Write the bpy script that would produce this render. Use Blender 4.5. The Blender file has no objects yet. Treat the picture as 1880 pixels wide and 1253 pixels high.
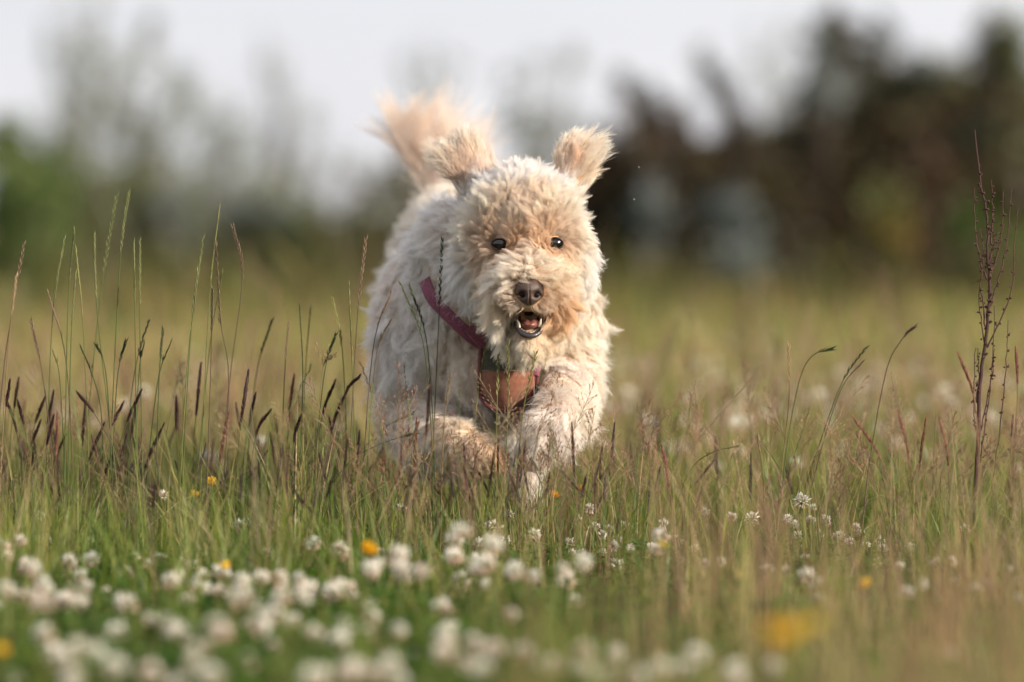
import bpy, bmesh, math, random
import numpy as np
from mathutils import Vector, Matrix, kdtree
from mathutils.bvhtree import BVHTree
random.seed(7)
R = np.random.default_rng(11)
S = bpy.context.scene
COL = S.collection

# ------------------------------------------------------------------ camera, sky, sun, exposure
LENS = 154.0
FPX = LENS / 36.0 * 1880.0            # focal length in photograph pixels
HOR = 470.0                           # row of the horizon in the photograph
CAMZ = 0.46
PITCH = math.atan((626.5 - HOR) / FPX)
cam_d = bpy.data.cameras.new('camera'); cam = bpy.data.objects.new('camera', cam_d); COL.objects.link(cam)
cam.location = (0, 0, CAMZ); cam.rotation_euler = (math.pi / 2 - PITCH, 0, 0)
cam_d.lens = LENS; cam_d.sensor_width = 36; cam_d.clip_start = 0.05; cam_d.clip_end = 3000
cam_d.dof.use_dof = True; cam_d.dof.focus_distance = 6.0; cam_d.dof.aperture_fstop = 2.2
S.camera = cam

SUN_EL = math.radians(21); SUN_AZ = math.radians(122)      # azimuth clockwise from +Y (straight ahead)
w = bpy.data.worlds.new('World'); S.world = w; w.use_nodes = True
nt = w.node_tree; nt.nodes.clear()
sky = nt.nodes.new('ShaderNodeTexSky'); sky.sky_type = 'NISHITA'; sky.sun_disc = False
sky.sun_elevation = SUN_EL; sky.sun_rotation = SUN_AZ; sky.dust_density = 2.0
bg1 = nt.nodes.new('ShaderNodeBackground'); bg1.inputs[1].default_value = 0.10
nt.links.new(sky.outputs[0], bg1.inputs[0])
bg2 = nt.nodes.new('ShaderNodeBackground'); bg2.inputs[1].default_value = 1.22       # thin even cloud layer
tc = nt.nodes.new('ShaderNodeTexCoord'); mp = nt.nodes.new('ShaderNodeMapping'); mp.inputs['Scale'].default_value = (2, 2, 9)
nz = nt.nodes.new('ShaderNodeTexNoise'); nz.inputs['Scale'].default_value = 1.6; nz.inputs['Detail'].default_value = 4
cr = nt.nodes.new('ShaderNodeValToRGB')
cr.color_ramp.elements[0].position = .3; cr.color_ramp.elements[0].color = (.40, .40, .435, 1)
cr.color_ramp.elements[1].position = .7; cr.color_ramp.elements[1].color = (.50, .495, .515, 1)
nt.links.new(tc.outputs['Generated'], mp.inputs[0]); nt.links.new(mp.outputs[0], nz.inputs['Vector'])
nt.links.new(nz.outputs[0], cr.inputs[0]); nt.links.new(cr.outputs[0], bg2.inputs[0])
mx = nt.nodes.new('ShaderNodeMixShader'); mx.inputs[0].default_value = .86
wo = nt.nodes.new('ShaderNodeOutputWorld')
nt.links.new(bg1.outputs[0], mx.inputs[1]); nt.links.new(bg2.outputs[0], mx.inputs[2]); nt.links.new(mx.outputs[0], wo.inputs[0])

sl = bpy.data.lights.new('sun', 'SUN'); so = bpy.data.objects.new('sun', sl); COL.objects.link(so)
sl.energy = 4.3; sl.angle = math.radians(.6); sl.color = (1.0, .87, .72)
sd = Vector((math.sin(SUN_AZ) * math.cos(SUN_EL), math.cos(SUN_AZ) * math.cos(SUN_EL), math.sin(SUN_EL)))
so.rotation_euler = sd.to_track_quat('Z', 'Y').to_euler(); so.location = (4, 0, 5)
S.view_settings.view_transform = 'Standard'; S.view_settings.look = 'None'; S.view_settings.exposure = 0.75
S.view_settings.gamma = 1
S.render.engine = 'CYCLES'
S.cycles.use_denoising = True
S.cycles.max_bounces = 8; S.cycles.diffuse_bounces = 4; S.cycles.transparent_max_bounces = 6
S.cycles.sample_clamp_indirect = 4.0
S.cycles_curves.shape = 'RIBBONS'; S.cycles_curves.subdivisions = 2

CP, SP = math.cos(PITCH), math.sin(PITCH)
def at(px, py, d):
    """world point seen at photograph pixel (px, py), d metres down the lens axis"""
    x = (px - 940.0) / FPX * d; u = -(py - 626.5) / FPX * d
    return Vector((x, d * CP + u * SP, CAMZ - d * SP + u * CP))
def pix(p):
    y = p[1]; z = p[2] - CAMZ
    d = y * CP - z * SP; u = y * SP + z * CP
    return 940 + p[0] / d * FPX, 626.5 - u / d * FPX, d
def atz(px, py, z):
    """world point seen at a pixel on the horizontal plane of height z"""
    lo, hi = .5, 400.
    for _ in range(60):
        m = (lo + hi) / 2
        if at(px, py, m).z > z: lo = m
        else: hi = m
    return at(px, py, lo)

# ------------------------------------------------------------------ helpers
def tag(o, label=None, cat=None, group=None, kind=None):
    if label: o['label'] = label
    if cat: o['category'] = cat
    if group: o['group'] = group
    if kind: o['kind'] = kind
    return o
def empty(name, loc=(0, 0, 0)):
    o = bpy.data.objects.new(name, None); o.location = loc; o.empty_display_size = .05; COL.objects.link(o); return o
def link(name, me, parent=None, mat=None):
    o = bpy.data.objects.new(name, me); COL.objects.link(o)
    if mat is not None: me.materials.clear(); me.materials.append(mat)
    if parent is not None:
        o.parent = parent
    return o
def np_mesh(name, V, F, C=None, smooth=False):
    """V (n,3), F list of arrays (m,k) with k vertices each, C (n,3) colours"""
    me = bpy.data.meshes.new(name)
    V = np.asarray(V, dtype=np.float32)
    if not isinstance(F, (list, tuple)): F = [F]
    F = [np.asarray(f, dtype=np.int32) for f in F if len(f)]
    loops = np.concatenate([f.ravel() for f in F])
    tot = np.concatenate([np.full(len(f), f.shape[1], np.int32) for f in F])
    start = np.concatenate([[0], np.cumsum(tot)[:-1]]).astype(np.int32)
    me.vertices.add(len(V)); me.vertices.foreach_set('co', V.ravel())
    me.loops.add(len(loops)); me.loops.foreach_set('vertex_index', loops)
    me.polygons.add(len(tot)); me.polygons.foreach_set('loop_start', start)
    me.polygons.foreach_set('use_smooth', np.full(len(tot), smooth))
    me.update(calc_edges=True)
    if C is not None:
        a = me.attributes.new('Col', 'FLOAT_COLOR', 'POINT')
        cc = np.ones((len(V), 4), np.float32); cc[:, :3] = C; a.data.foreach_set('color', cc.ravel())
    return me
def bm_mesh(name, bm, smooth=True):
    me = bpy.data.meshes.new(name); bm.to_mesh(me); bm.free()
    me.polygons.foreach_set('use_smooth', [smooth] * len(me.polygons)); return me
class Acc:
    """collects pieces with colours into one mesh"""
    def __init__(s): s.V = []; s.Q = []; s.T = []; s.C = []; s.n = 0
    def add(s, V, Q=None, T=None, C=(1, 1, 1)):
        V = np.asarray(V, float)
        s.V.append(V); s.C.append(np.broadcast_to(np.asarray(C, float), (len(V), 3)))
        if Q is not None and len(Q): s.Q.append(np.asarray(Q) + s.n)
        if T is not None and len(T): s.T.append(np.asarray(T) + s.n)
        s.n += len(V)
    def arrays(s):
        return (np.concatenate(s.V), np.concatenate(s.Q) if s.Q else np.zeros((0, 4), int),
                np.concatenate(s.T) if s.T else np.zeros((0, 3), int), np.concatenate(s.C))
    def mesh(s, name, smooth=True):
        V, Q, T, C = s.arrays(); return np_mesh(name, V, [Q, T], C, smooth)
def frame_of(d):
    d = np.asarray(d, float); d = d / (np.linalg.norm(d) + 1e-9)
    a = np.array([0, 0, 1.]) if abs(d[2]) < .9 else np.array([1., 0, 0])
    u = np.cross(d, a); u /= np.linalg.norm(u); v = np.cross(d, u); return u, v, d
def tube(acc, pts, rad, col, n=5):
    pts = np.asarray(pts, float); m = len(pts); rad = np.broadcast_to(np.asarray(rad, float), (m,))
    t = np.gradient(pts, axis=0); u, v, _ = frame_of(t.mean(0)); ring = []
    for i in range(m):
        d = t[i] / (np.linalg.norm(t[i]) + 1e-9); uu = u - d * (u @ d); uu /= np.linalg.norm(uu) + 1e-9; vv = np.cross(d, uu)
        a = np.arange(n) * 2 * math.pi / n
        ring.append(pts[i] + rad[i] * (np.cos(a)[:, None] * uu + np.sin(a)[:, None] * vv))
    V = np.concatenate(ring); Q = []
    for i in range(m - 1):
        for j in range(n):
            k = (j + 1) % n; Q.append((i * n + j, i * n + k, (i + 1) * n + k, (i + 1) * n + j))
    c = np.asarray(col, float)
    if c.ndim == 2: c = np.repeat(c, n, axis=0)
    acc.add(V, Q, None, c)
def smooth_path(P, m=16):
    """Catmull-Rom through P"""
    P = [np.asarray(p, float) for p in P]; P = [2 * P[0] - P[1]] + P + [2 * P[-1] - P[-2]]; out = []
    seg = len(P) - 3
    for s in np.linspace(0, seg, m):
        i = min(int(s), seg - 1); t = s - i; a, b, c, d = P[i:i + 4]
        out.append(.5 * ((2 * b) + (c - a) * t + (2 * a - 5 * b + 4 * c - d) * t * t + (-a + 3 * b - 3 * c + d) * t ** 3))
    return np.array(out)
def seed(acc, p, d, ln, wd, col):
    """a spikelet: long diamond body"""
    u, v, d = frame_of(d); p = np.asarray(p)
    V = [p, p + d * ln * .4 + u * wd, p + d * ln * .4 + v * wd, p + d * ln * .4 - u * wd, p + d * ln * .4 - v * wd, p + d * ln]
    T = [(0, 2, 1), (0, 3, 2), (0, 4, 3), (0, 1, 4), (5, 1, 2), (5, 2, 3), (5, 3, 4), (5, 4, 1)]
    acc.add(V, None, T, col)
def merge(name, templates, pos, rotz, scale, tilt=None, tint=None, which=None, smooth=False):
    """many copies of templates (V,Q,T,C) in ONE mesh (ground cover only)"""
    Vs, Qs, Ts, Cs = [], [], [], []; off = 0
    which = R.integers(0, len(templates), len(pos)) if which is None else which
    for ti, (V, Q, T, C) in enumerate(templates):
        s = np.where(which == ti)[0]
        if not len(s): continue
        n, m = len(s), len(V); c, sn = np.cos(rotz[s]), np.sin(rotz[s])
        X = V[None] * scale[s][:, None, None] if scale.ndim == 1 else V[None] * scale[s][:, None, :]
        x = X[..., 0] * c[:, None] - X[..., 1] * sn[:, None]; y = X[..., 0] * sn[:, None] + X[..., 1] * c[:, None]; z = X[..., 2]
        if tilt is not None: x = x + z * tilt[s, 0][:, None]; y = y + z * tilt[s, 1][:, None]
        W = np.stack([x, y, z], -1) + pos[s][:, None]
        CC = np.broadcast_to(C[None], (n, m, 3)) * (tint[s][:, None] if tint is not None else 1)
        o = off + np.arange(n)[:, None, None] * m
        if len(Q): Qs.append((Q[None] + o).reshape(-1, 4))
        if len(T): Ts.append((T[None] + o).reshape(-1, 3))
        Vs.append(W.reshape(-1, 3)); Cs.append(CC.reshape(-1, 3)); off += n * m
    return np_mesh(name, np.concatenate(Vs), [a for a in (np.concatenate(Qs) if Qs else [], np.concatenate(Ts) if Ts else []) if len(a)], np.concatenate(Cs), smooth)

# ------------------------------------------------------------------ materials
def principled(name, col, rough=.6, spec=.3, coat=0, noise=None, bump=0, sheen=0):
    m = bpy.data.materials.new(name); m.use_nodes = True; n = m.node_tree; b = n.nodes['Principled BSDF']
    b.inputs['Base Color'].default_value = (*col, 1); b.inputs['Roughness'].default_value = rough
    b.inputs['Specular IOR Level'].default_value = spec; b.inputs['Coat Weight'].default_value = coat
    b.inputs['Coat Roughness'].default_value = .03; b.inputs['Sheen Weight'].default_value = sheen
    if noise:
        sc, amt = noise; t = n.nodes.new('ShaderNodeTexCoord'); z = n.nodes.new('ShaderNodeTexNoise'); z.inputs['Scale'].default_value = sc; z.inputs['Detail'].default_value = 5
        n.links.new(t.outputs['Object'], z.inputs['Vector'])
        r = n.nodes.new('ShaderNodeValToRGB')
        r.color_ramp.elements[0].position = .3; r.color_ramp.elements[0].color = (*[c * (1 - amt) for c in col], 1)
        r.color_ramp.elements[1].position = .7; r.color_ramp.elements[1].color = (*[min(1, c * (1 + amt)) for c in col], 1)
        n.links.new(z.outputs[0], r.inputs[0]); n.links.new(r.outputs[0], b.inputs['Base Color'])
        if bump:
            bp = n.nodes.new('ShaderNodeBump'); bp.inputs['Strength'].default_value = bump; bp.inputs['Distance'].default_value = .001
            n.links.new(z.outputs[0], bp.inputs['Height']); n.links.new(bp.outputs[0], b.inputs['Normal'])
    return m
def leafy(name, trans=.4, rough=.5, gloss=.03):
    """plant tissue: colour from the mesh, light passes partly through"""
    m = bpy.data.materials.new(name); m.use_nodes = True; n = m.node_tree; n.nodes.clear()
    a = n.nodes.new('ShaderNodeAttribute'); a.attribute_name = 'Col'
    t = n.nodes.new('ShaderNodeTexCoord'); z = n.nodes.new('ShaderNodeTexNoise'); z.inputs['Scale'].default_value = 35
    n.links.new(t.outputs['Object'], z.inputs['Vector'])
    mr = n.nodes.new('ShaderNodeMapRange'); mr.inputs['To Min'].default_value = .7; mr.inputs['To Max'].default_value = 1.3
    n.links.new(z.outputs[0], mr.inputs['Value'])
    mul = n.nodes.new('ShaderNodeVectorMath'); mul.operation = 'SCALE'
    n.links.new(a.outputs['Color'], mul.inputs[0]); n.links.new(mr.outputs[0], mul.inputs['Scale'])
    d = n.nodes.new('ShaderNodeBsdfDiffuse'); tr = n.nodes.new('ShaderNodeBsdfTranslucent'); g = n.nodes.new('ShaderNodeBsdfGlossy'); g.inputs['Roughness'].default_value = rough
    n.links.new(mul.outputs[0], d.inputs['Color']); n.links.new(mul.outputs[0], tr.inputs['Color'])
    m1 = n.nodes.new('ShaderNodeMixShader'); m1.inputs[0].default_value = trans
    n.links.new(d.outputs[0], m1.inputs[1]); n.links.new(tr.outputs[0], m1.inputs[2])
    m2 = n.nodes.new('ShaderNodeMixShader'); m2.inputs[0].default_value = gloss
    n.links.new(m1.outputs[0], m2.inputs[1]); n.links.new(g.outputs[0], m2.inputs[2])
    o = n.nodes.new('ShaderNodeOutputMaterial'); n.links.new(m2.outputs[0], o.inputs[0]); return m
M_LEAF = leafy('grass_blade'); M_SEED = leafy('seed_head', .25, .6, .03); M_PETAL = leafy('petal', .45, .6, .02)
M_BARK = leafy('bark', 0, .8, .01)
M_GROUND = principled('soil', (.05, .055, .022), .95, .1, noise=(.8, .5))
# ------------------------------------------------------------------ setting
gx = np.concatenate([-np.geomspace(900, 3, 14), np.linspace(-2, 2, 9), np.geomspace(3, 900, 14)])
gy = np.concatenate([[-60, -20, -5], np.linspace(0, 40, 30), np.geomspace(50, 1500, 14)])
GX, GY = np.meshgrid(gx, gy); GV = np.stack([GX, GY, np.zeros_like(GX)], -1).reshape(-1, 3)
nxg = len(gx); gi = np.arange(len(gy) - 1)[:, None] * nxg + np.arange(nxg - 1)[None]
GF = np.stack([gi, gi + 1, gi + 1 + nxg, gi + nxg], -1).reshape(-1, 4)
tag(link('ground', np_mesh('ground', GV, GF), mat=M_GROUND), kind='structure')

# ------------------------------------------------------------------ blades
def blades(name, n, yr, xs, hr, wr, cols, lean=.35, segs=4, head=0, headcol=None, xbias=None, label=None):
    """n ribbons; yr = (y0, y1); xs = extra half width beyond the frame; head>0: top share that swells into a seed head"""
    y = np.sqrt(R.uniform(yr[0] ** 2, yr[1] ** 2, n)) if yr[1] > 12 else R.uniform(yr[0], yr[1], n)
    hw = .117 * y + xs
    x = R.uniform(-1, 1, n) * hw
    nt_ = max(1, n // 22); tx, ty = x[:nt_].copy(), y[:nt_].copy(); ti = R.integers(0, nt_, n); tf = R.random(n) < .65
    ox, oy = R.normal(0, .013, n), R.normal(0, .013, n); x = np.where(tf, tx[ti] + ox, x); y = np.where(tf, ty[ti] + oy, y); ta = np.arctan2(oy, ox)
    if xbias is not None:
        k = xbias(x, y) > R.random(n); x, y, ta, tf = x[k], y[k], ta[k], tf[k]; n = len(x)
    tuft = np.sin(x * 7.3 + 2 * np.sin(y * 5.1)) * np.sin(y * 6.7 + 1.3 * np.sin(x * 9)) * .18 + 1
    h = R.uniform(hr[0], hr[1], n) * tuft
    if callable(wr): wd = wr(y)
    else: wd = R.uniform(wr[0], wr[1], n)
    a = np.where(tf, ta, R.uniform(0, 2 * math.pi, n)); ln = np.abs(R.normal(0, lean, n)) + .03
    dx, dy = np.cos(a) * ln, np.sin(a) * ln
    f = R.uniform(0, math.pi, n)
    if wd.max() < .02: f = R.normal(0, .7, n)
    wx, wy = np.cos(f), np.sin(f)
    t = np.linspace(0, 1, segs + 1)
    if head:
        prof = np.where(t > 1 - head, 1.0, .28); prof[-1] = .15
    else:
        prof = (1 - t ** 2.2) * .95 + .05
    cx = x[:, None] + dx[:, None] * h[:, None] * (t ** 2)[None]
    cy = y[:, None] + dy[:, None] * h[:, None] * (t ** 2)[None]
    cz = h[:, None] * (t - .25 * ln[:, None] * t ** 2)
    L = np.stack([cx - wx[:, None] * wd[:, None] * prof / 2, cy - wy[:, None] * wd[:, None] * prof / 2, cz], -1)
    Rr = np.stack([cx + wx[:, None] * wd[:, None] * prof / 2, cy + wy[:, None] * wd[:, None] * prof / 2, cz], -1)
    V = np.stack([L, Rr], 2).reshape(-1, 3)                      # n*(segs+1)*2
    b = np.arange(n)[:, None] * (segs + 1) * 2 + np.arange(segs)[None] * 2
    F = np.stack([b, b + 1, b + 3, b + 2], -1).reshape(-1, 4)
    cols = np.asarray(cols, float); ci = R.integers(0, len(cols), n)
    C = cols[ci] * R.uniform(.75, 1.25, n)[:, None]
    C = np.repeat(C[:, None], segs + 1, 1)
    if head and headcol is not None:
        hc = np.asarray(headcol, float); hcc = hc[R.integers(0, len(hc), n)] * R.uniform(.7, 1.3, n)[:, None]
        mk = (t > 1 - head - .05)
        C[:, mk] = hcc[:, None]
    C = np.repeat(C[:, :, None], 2, 2).reshape(-1, 3)
    return link(name, np_mesh(name, V, F, C), mat=M_LEAF)
G1 = [(.10, .165, .018), (.15, .20, .025), (.07, .13, .015), (.22, .23, .04), (.12, .18, .02)]
G2 = [(.16, .20, .03), (.26, .25, .06), (.32, .28, .09), (.12, .17, .025)]
TAN = [(.42, .35, .13), (.36, .27, .11), (.30, .31, .08), (.38, .24, .12)]
RED = [(.24, .12, .08), (.30, .17, .10), (.17, .08, .06), (.34, .25, .14)]
right = lambda x, y: np.clip(.25 + .9 * (x / (.117 * y)), .12, 1)
ramp = lambda x, y: np.clip((y - 5.0 - .35 * np.sin(x * 5 + 1) - .25 * np.clip(x / (.117 * y), -1, 1)) / .9, .02, 1) * np.where(y < 6.0, 1 - .8 * np.exp(-((x - .43) / .13) ** 4) - .65 * np.exp(-((x - .16) / .09) ** 4), 1)
veil = lambda x, y: np.clip(.95 * (x / (.117 * y)) + .10 + .12 * np.sin(x * 23 + y * 4), .03, 1)
tag(blades('grass', 8000, (2.9, 5.8), .9, (.03, .10), (.002, .0045), G1), kind='stuff')
tag(blades('grass', 8000, (3.0, 5.4), .9, (.10, .25), (.0012, .0026), TAN + TAN + RED + RED, .3, 5, xbias=veil), kind='stuff')
tag(blades('grass', 1300, (3.0, 5.4), .9, (.09, .19), (.0012, .0026), G2 + G1, .3, 5), kind='stuff')
tag(blades('grass', 17000, (5.0, 7.4), .9, (.06, .19), (.0016, .0036), G1, .4, xbias=ramp), kind='stuff')
tag(blades('grass', 6500, (5.0, 7.6), .9, (.10, .25), (.0010, .0021), G2 + G2 + TAN, .25, 5, xbias=ramp), kind='stuff')
tag(blades('grass', 30000, (7.4, 15), 1.3, (.05, .15), (.003, .007), G1 + G2, .4), kind='stuff')
tag(blades('grass', 3500, (7.4, 11), 1.3, (.14, .30), (.002, .004), G2 + TAN + RED, .25, 5, head=.35, headcol=TAN + RED), kind='stuff')
tag(blades('grass', 12000, (10.5, 17), 1.6, (.14, .32), (.003, .006), G2 + TAN, .25, 5, head=.35, headcol=TAN + G2), kind='stuff')
FG = [(.11, .125, .020), (.15, .14, .028), (.19, .155, .04), (.085, .11, .016)]
tag(blades('grass', 42000, (15, 48), 3, (.12, .27), (.010, .018), FG, .3, 3), kind='stuff')
tag(blades('grass', 26000, (15, 48), 3, (.2, .38), (.007, .012), FG, .2, 4, head=.4, headcol=FG + [(.27, .22, .06), (.24, .15, .07)]), kind='stuff')

DOL = [(.055, .05, .02), (.08, .075, .025), (.10, .07, .03), (.05, .06, .02)]
tag(blades('undergrowth', 11000, (36, 52), 3, (.3, 1.15), (.02, .05), DOL, .35, 4), kind='stuff')
tag(blades('grass', 14000, (5.2, 7.2), .9, (.05, .13), (.0016, .0034), [(.05, .10, .010), (.035, .07, .008), (.08, .14, .012)], .4, xbias=ramp), kind='stuff')  # short dark blades: shade at the foot of the grass put into colour
tag(blades('grass', 3400, (13, 34), 3, (.30, .60), (.010, .022), FG + DOL, .3, 5, head=.3, headcol=FG + DOL), kind='stuff')
tag(blades('dead_grass', 900, (5.2, 7.2), .9, (.12, .30), (.0011, .0024), [(.40, .32, .18), (.30, .22, .12), (.22, .15, .09)], 1.1, 5, xbias=ramp), kind='stuff')
mid = lambda x, y: np.exp(-((x - .03) / .16) ** 2)
tag(blades('grass', 5000, (5.95, 6.35), .9, (.10, .21), (.0014, .003), G1 + G2, .3, 5, xbias=mid), kind='stuff')
# clover leaves, three leaflets on a stalk
def clover_leaf_t(s):
    a = Acc(); rr = random.Random(s); h = rr.uniform(.75, 1.0)
    tube(a, [(0, 0, 0), (.05, 0, h * .5), (.02, .02, h)], [.012, .01, .008], (.10, .17, .04), 3)
    for k in range(3):
        an = k * 2.094 + rr.uniform(-.2, .2); c, sn = math.cos(an), math.sin(an); up = rr.uniform(.0, .35)
        pr = [(0, 0), (.12, .07), (.22, .11), (.31, .09), (.33, 0), (.31, -.09), (.22, -.11), (.12, -.07)]
        V = [(.02 + q * c - r * sn, .02 + q * sn + r * c, h + q * up + abs(r) * .35) for q, r in pr]
        V.append((.02 + .18 * c, .02 + .18 * sn, h + .18 * up))
        T = [(8, i, (i + 1) % 8) for i in range(8)]
        a.add(V, None, T, (.062, .130, .014))
    return a.arrays()
CT = [clover_leaf_t(i) for i in range(6)]
def scatter(n, yr, xs, dens=None):
    y = R.uniform(yr[0], yr[1], n); x = R.uniform(-1, 1, n) * (.117 * y + xs)
    if dens is not None:
        k = dens(x, y) > R.random(n); x, y = x[k], y[k]
    return np.stack([x, y, np.zeros_like(x)], -1)
left = lambda x, y: np.clip(.75 - .5 * (x / (.117 * y)), .25, 1)
p = scatter(15000, (2.9, 6.1), .9, left)
tint = R.uniform(.7, 1.35, (len(p), 1)) * np.array([[1, 1, 1]]) * np.stack([R.uniform(.8, 1.3, len(p)), np.ones(len(p)), R.uniform(.8, 1.2, len(p))], -1)
sc = R.uniform(.03, .075, len(p)); sc3 = np.stack([np.full(len(p), .062)] * 2 + [sc], -1)
tag(link('clover_foliage', merge('clover_foliage', CT, p, R.uniform(0, 6.28, len(p)), sc3, R.normal(0, .15, (len(p), 2)), tint), mat=M_LEAF), kind='stuff')

# ------------------------------------------------------------------ seed-bearing stalks
def stalk_geo(path, kind, col, hcol, head, rs=.0009, seedlen=.011, fat=1.0, rng=random):
    """returns (stem Acc, head Acc) for a stalk along path (base to tip)"""
    st, hd = Acc(), Acc(); P = smooth_path(path, 18); L = np.linalg.norm(np.diff(P, axis=0), axis=1).sum()
    tube(st, P, np.linspace(rs, rs * .5, 18), col, 4)
    D = np.gradient(P, axis=0); D /= np.linalg.norm(D, axis=1)[:, None]
    def pt(t):
        f = t * 17; i = min(int(f), 16); return P[i] + (P[i + 1] - P[i]) * (f - i), D[i]
    t0 = 1 - head / L
    if kind == 'rye':
        n = max(8, int(head / (seedlen * .62))); yaw = rng.uniform(0, 6.28)
        for i in range(n):
            q, d = pt(t0 + (1 - t0) * i / n); u, v, d = frame_of(d); o = math.cos(yaw) * u + math.sin(yaw) * v
            s = 1 if i % 2 else -1
            seed(hd, q + o * s * .0005, d + o * s * rng.uniform(.10, .24), seedlen * rng.uniform(.8, 1.15), .00095 * fat, np.array(hcol) * rng.uniform(.75, 1.25))
    elif kind == 'spike':
        n = int(head / .0011)
        for i in range(n):
            tt = i / n; q, d = pt(t0 + (1 - t0) * tt); u, v, d = frame_of(d); a = i * 2.4; o = math.cos(a) * u + math.sin(a) * v
            wd = math.sin(math.pi * min(1, .12 + tt * .9)) ** .6
            seed(hd, q + o * .0005, d + o * rng.uniform(.12, .34) * wd, .0095 * (.6 + .4 * wd), .0008 * fat, np.array(hcol) * rng.uniform(.5, 1.6))
    else:                                                    # open panicle
        n = int(head / .009)
        for i in range(n):
            tt = i / n; q, d = pt(t0 + (1 - t0) * tt); u, v, d = frame_of(d)
            for s in range(2):
                a = rng.uniform(0, 6.28); o = math.cos(a) * u + math.sin(a) * v
                ln = (1 - tt) * .028 + .006; e = q + (d * .85 + o * .5) * ln
                tube(hd, [q, q + (d + o * .3) * ln * .5, e], .0003, col, 3)
                for k in range(2):
                    seed(hd, q + (e - q) * (.6 + .4 * k), d + o * .3, .0055, .0008 * fat, np.array(hcol) * rng.uniform(.7, 1.3))
    return st, hd
def stalk_t(s, kind, col, hcol, h=.3, head=.08):
    rr = random.Random(s); b = rr.uniform(.0, .42); a = 1.5
    st, hd = stalk_geo([(0, 0, 0), (b * .15 * h, 0, h * .5), (b * h, 0, h)], kind, col, hcol, head, .0007, rng=rr)
    V, Q, T, C = st.arrays(); V2, Q2, T2, C2 = hd.arrays()
    return np.concatenate([V, V2]), np.concatenate([Q, Q2 + len(V)]) if len(Q2) else Q, np.concatenate([T, T2 + len(V)]) if len(T) else T2 + len(V), np.concatenate([C, C2])
GREENST, BROWNST = (.13, .19, .05), (.24, .16, .09)
TT = []
for v_ in range(4):
    o_ = v_ * 20; hh = (1, .9, 1.08, .8)[v_]
    TT += [stalk_t(1 + o_, 'rye', GREENST, (.18, .21, .08), .3 * hh, (.08, .11, .06, .09)[v_]), stalk_t(2 + o_, 'rye', BROWNST, (.28, .19, .12), .3 * hh, (.08, .06, .12, .10)[v_]), stalk_t(3 + o_, 'spike', GREENST, (.050, .028, .026), .22 * hh, (.06, .045, .075, .035)[v_]),
           stalk_t(4 + o_, 'panicle', BROWNST, (.30, .15, .10), .3 * hh, (.08, .11, .06, .09)[v_]), stalk_t(5 + o_, 'panicle', BROWNST, (.24, .12, .10), .3 * hh, (.08, .06, .10, .12)[v_]), stalk_t(6 + o_, 'panicle', (.3, .22, .12), (.36, .24, .14), .3 * hh, (.08, .05, .11, .07)[v_]),
           stalk_t(8 + o_, 'spike', BROWNST, ((.16, .08, .06), (.10, .05, .04), (.2, .12, .08), (.13, .09, .05))[v_], .24 * hh, (.055, .07, .04, .05)[v_])]
def stalk_stuff(n, yr, xs, probs, sc, dens=None):
    p = scatter(n, yr, xs, dens); n = len(p); wh = R.choice(7, n, p=np.array(probs) / sum(probs)) + 7 * R.integers(0, 4, n)
    return tag(link('seeding_grass', merge('seeding_grass', TT, p, R.uniform(0, 6.28, n), R.uniform(*sc, n), R.normal(0, .16, (n, 2)), R.uniform(.7, 1.3, (n, 1)) * np.ones((1, 3)), wh), mat=M_SEED), kind='stuff')
lft = lambda x, y: np.clip(.5 - 1.1 * (x / (.117 * y)), .03, 1)
stalk_stuff(2400, (5.6, 7.2), .9, [2, 1, 7, .6, .6, .6, 4], (.5, .98), lft)
stalk_stuff(330, (5.75, 6.02), .1, [2, 2, 2, 2, 2, 3, 2], (.6, .98), lambda x, y: np.exp(-((x + .03) / .2) ** 4))
stalk_stuff(260, (8, 22), 2, [3, 3, 1, 2, 2, 2, 2], (1.1, 1.75))
stalk_stuff(2300, (5.4, 7.4), .9, [1, 1, .3, 3, 3, 3, .6], (.5, .95), lambda x, y: np.clip(.35 + .6 * x / (.117 * y), .08, 1))
stalk_stuff(1000, (7.2, 11), 1.2, [2, 2, 1, 3, 3, 3, 1], (.7, 1.2))
stalk_stuff(280, (3.2, 5.2), .9, [1, 1, .5, 4, 4, 5, 1], (.4, .85), veil)

# ------------------------------------------------------------------ landmark list for labels
MARKS = [('the running dog\'s lifted paws', 900, 850), ('the lone sharp buttercup at left', 389, 884), ('the blurred buttercup below the dog', 672, 1010),
         ('the big blurred buttercup at lower right', 1440, 1185), ('the dead branching stem', 1795, 860), ('the small orange flower right of the dog', 1015, 908),
         ('the lower left corner', 0, 1253), ('the lower right corner', 1880, 1253), ('the left edge', 0, 960), ('the right edge', 1880, 1040),
         ('the bottom edge below the dog', 930, 1253), ('the clover patch right of the dog', 1470, 930), ('the tall paired seed stalks at left', 250, 700),
         ('the dog\'s left flank', 690, 760), ('the dog\'s raised foreleg', 1110, 760), ('the small yellow flower right of centre', 1352, 1054)]
ORD = ['', 'second ', 'third ', 'fourth ', 'fifth ', 'sixth ', 'seventh ', 'eighth ', 'ninth ', 'tenth ', 'eleventh ', 'twelfth ', 'thirteenth ', 'fourteenth ', 'fifteenth ']
def ordn(i): return ORD[i] if i < len(ORD) else '%dth ' % (i + 1)
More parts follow.
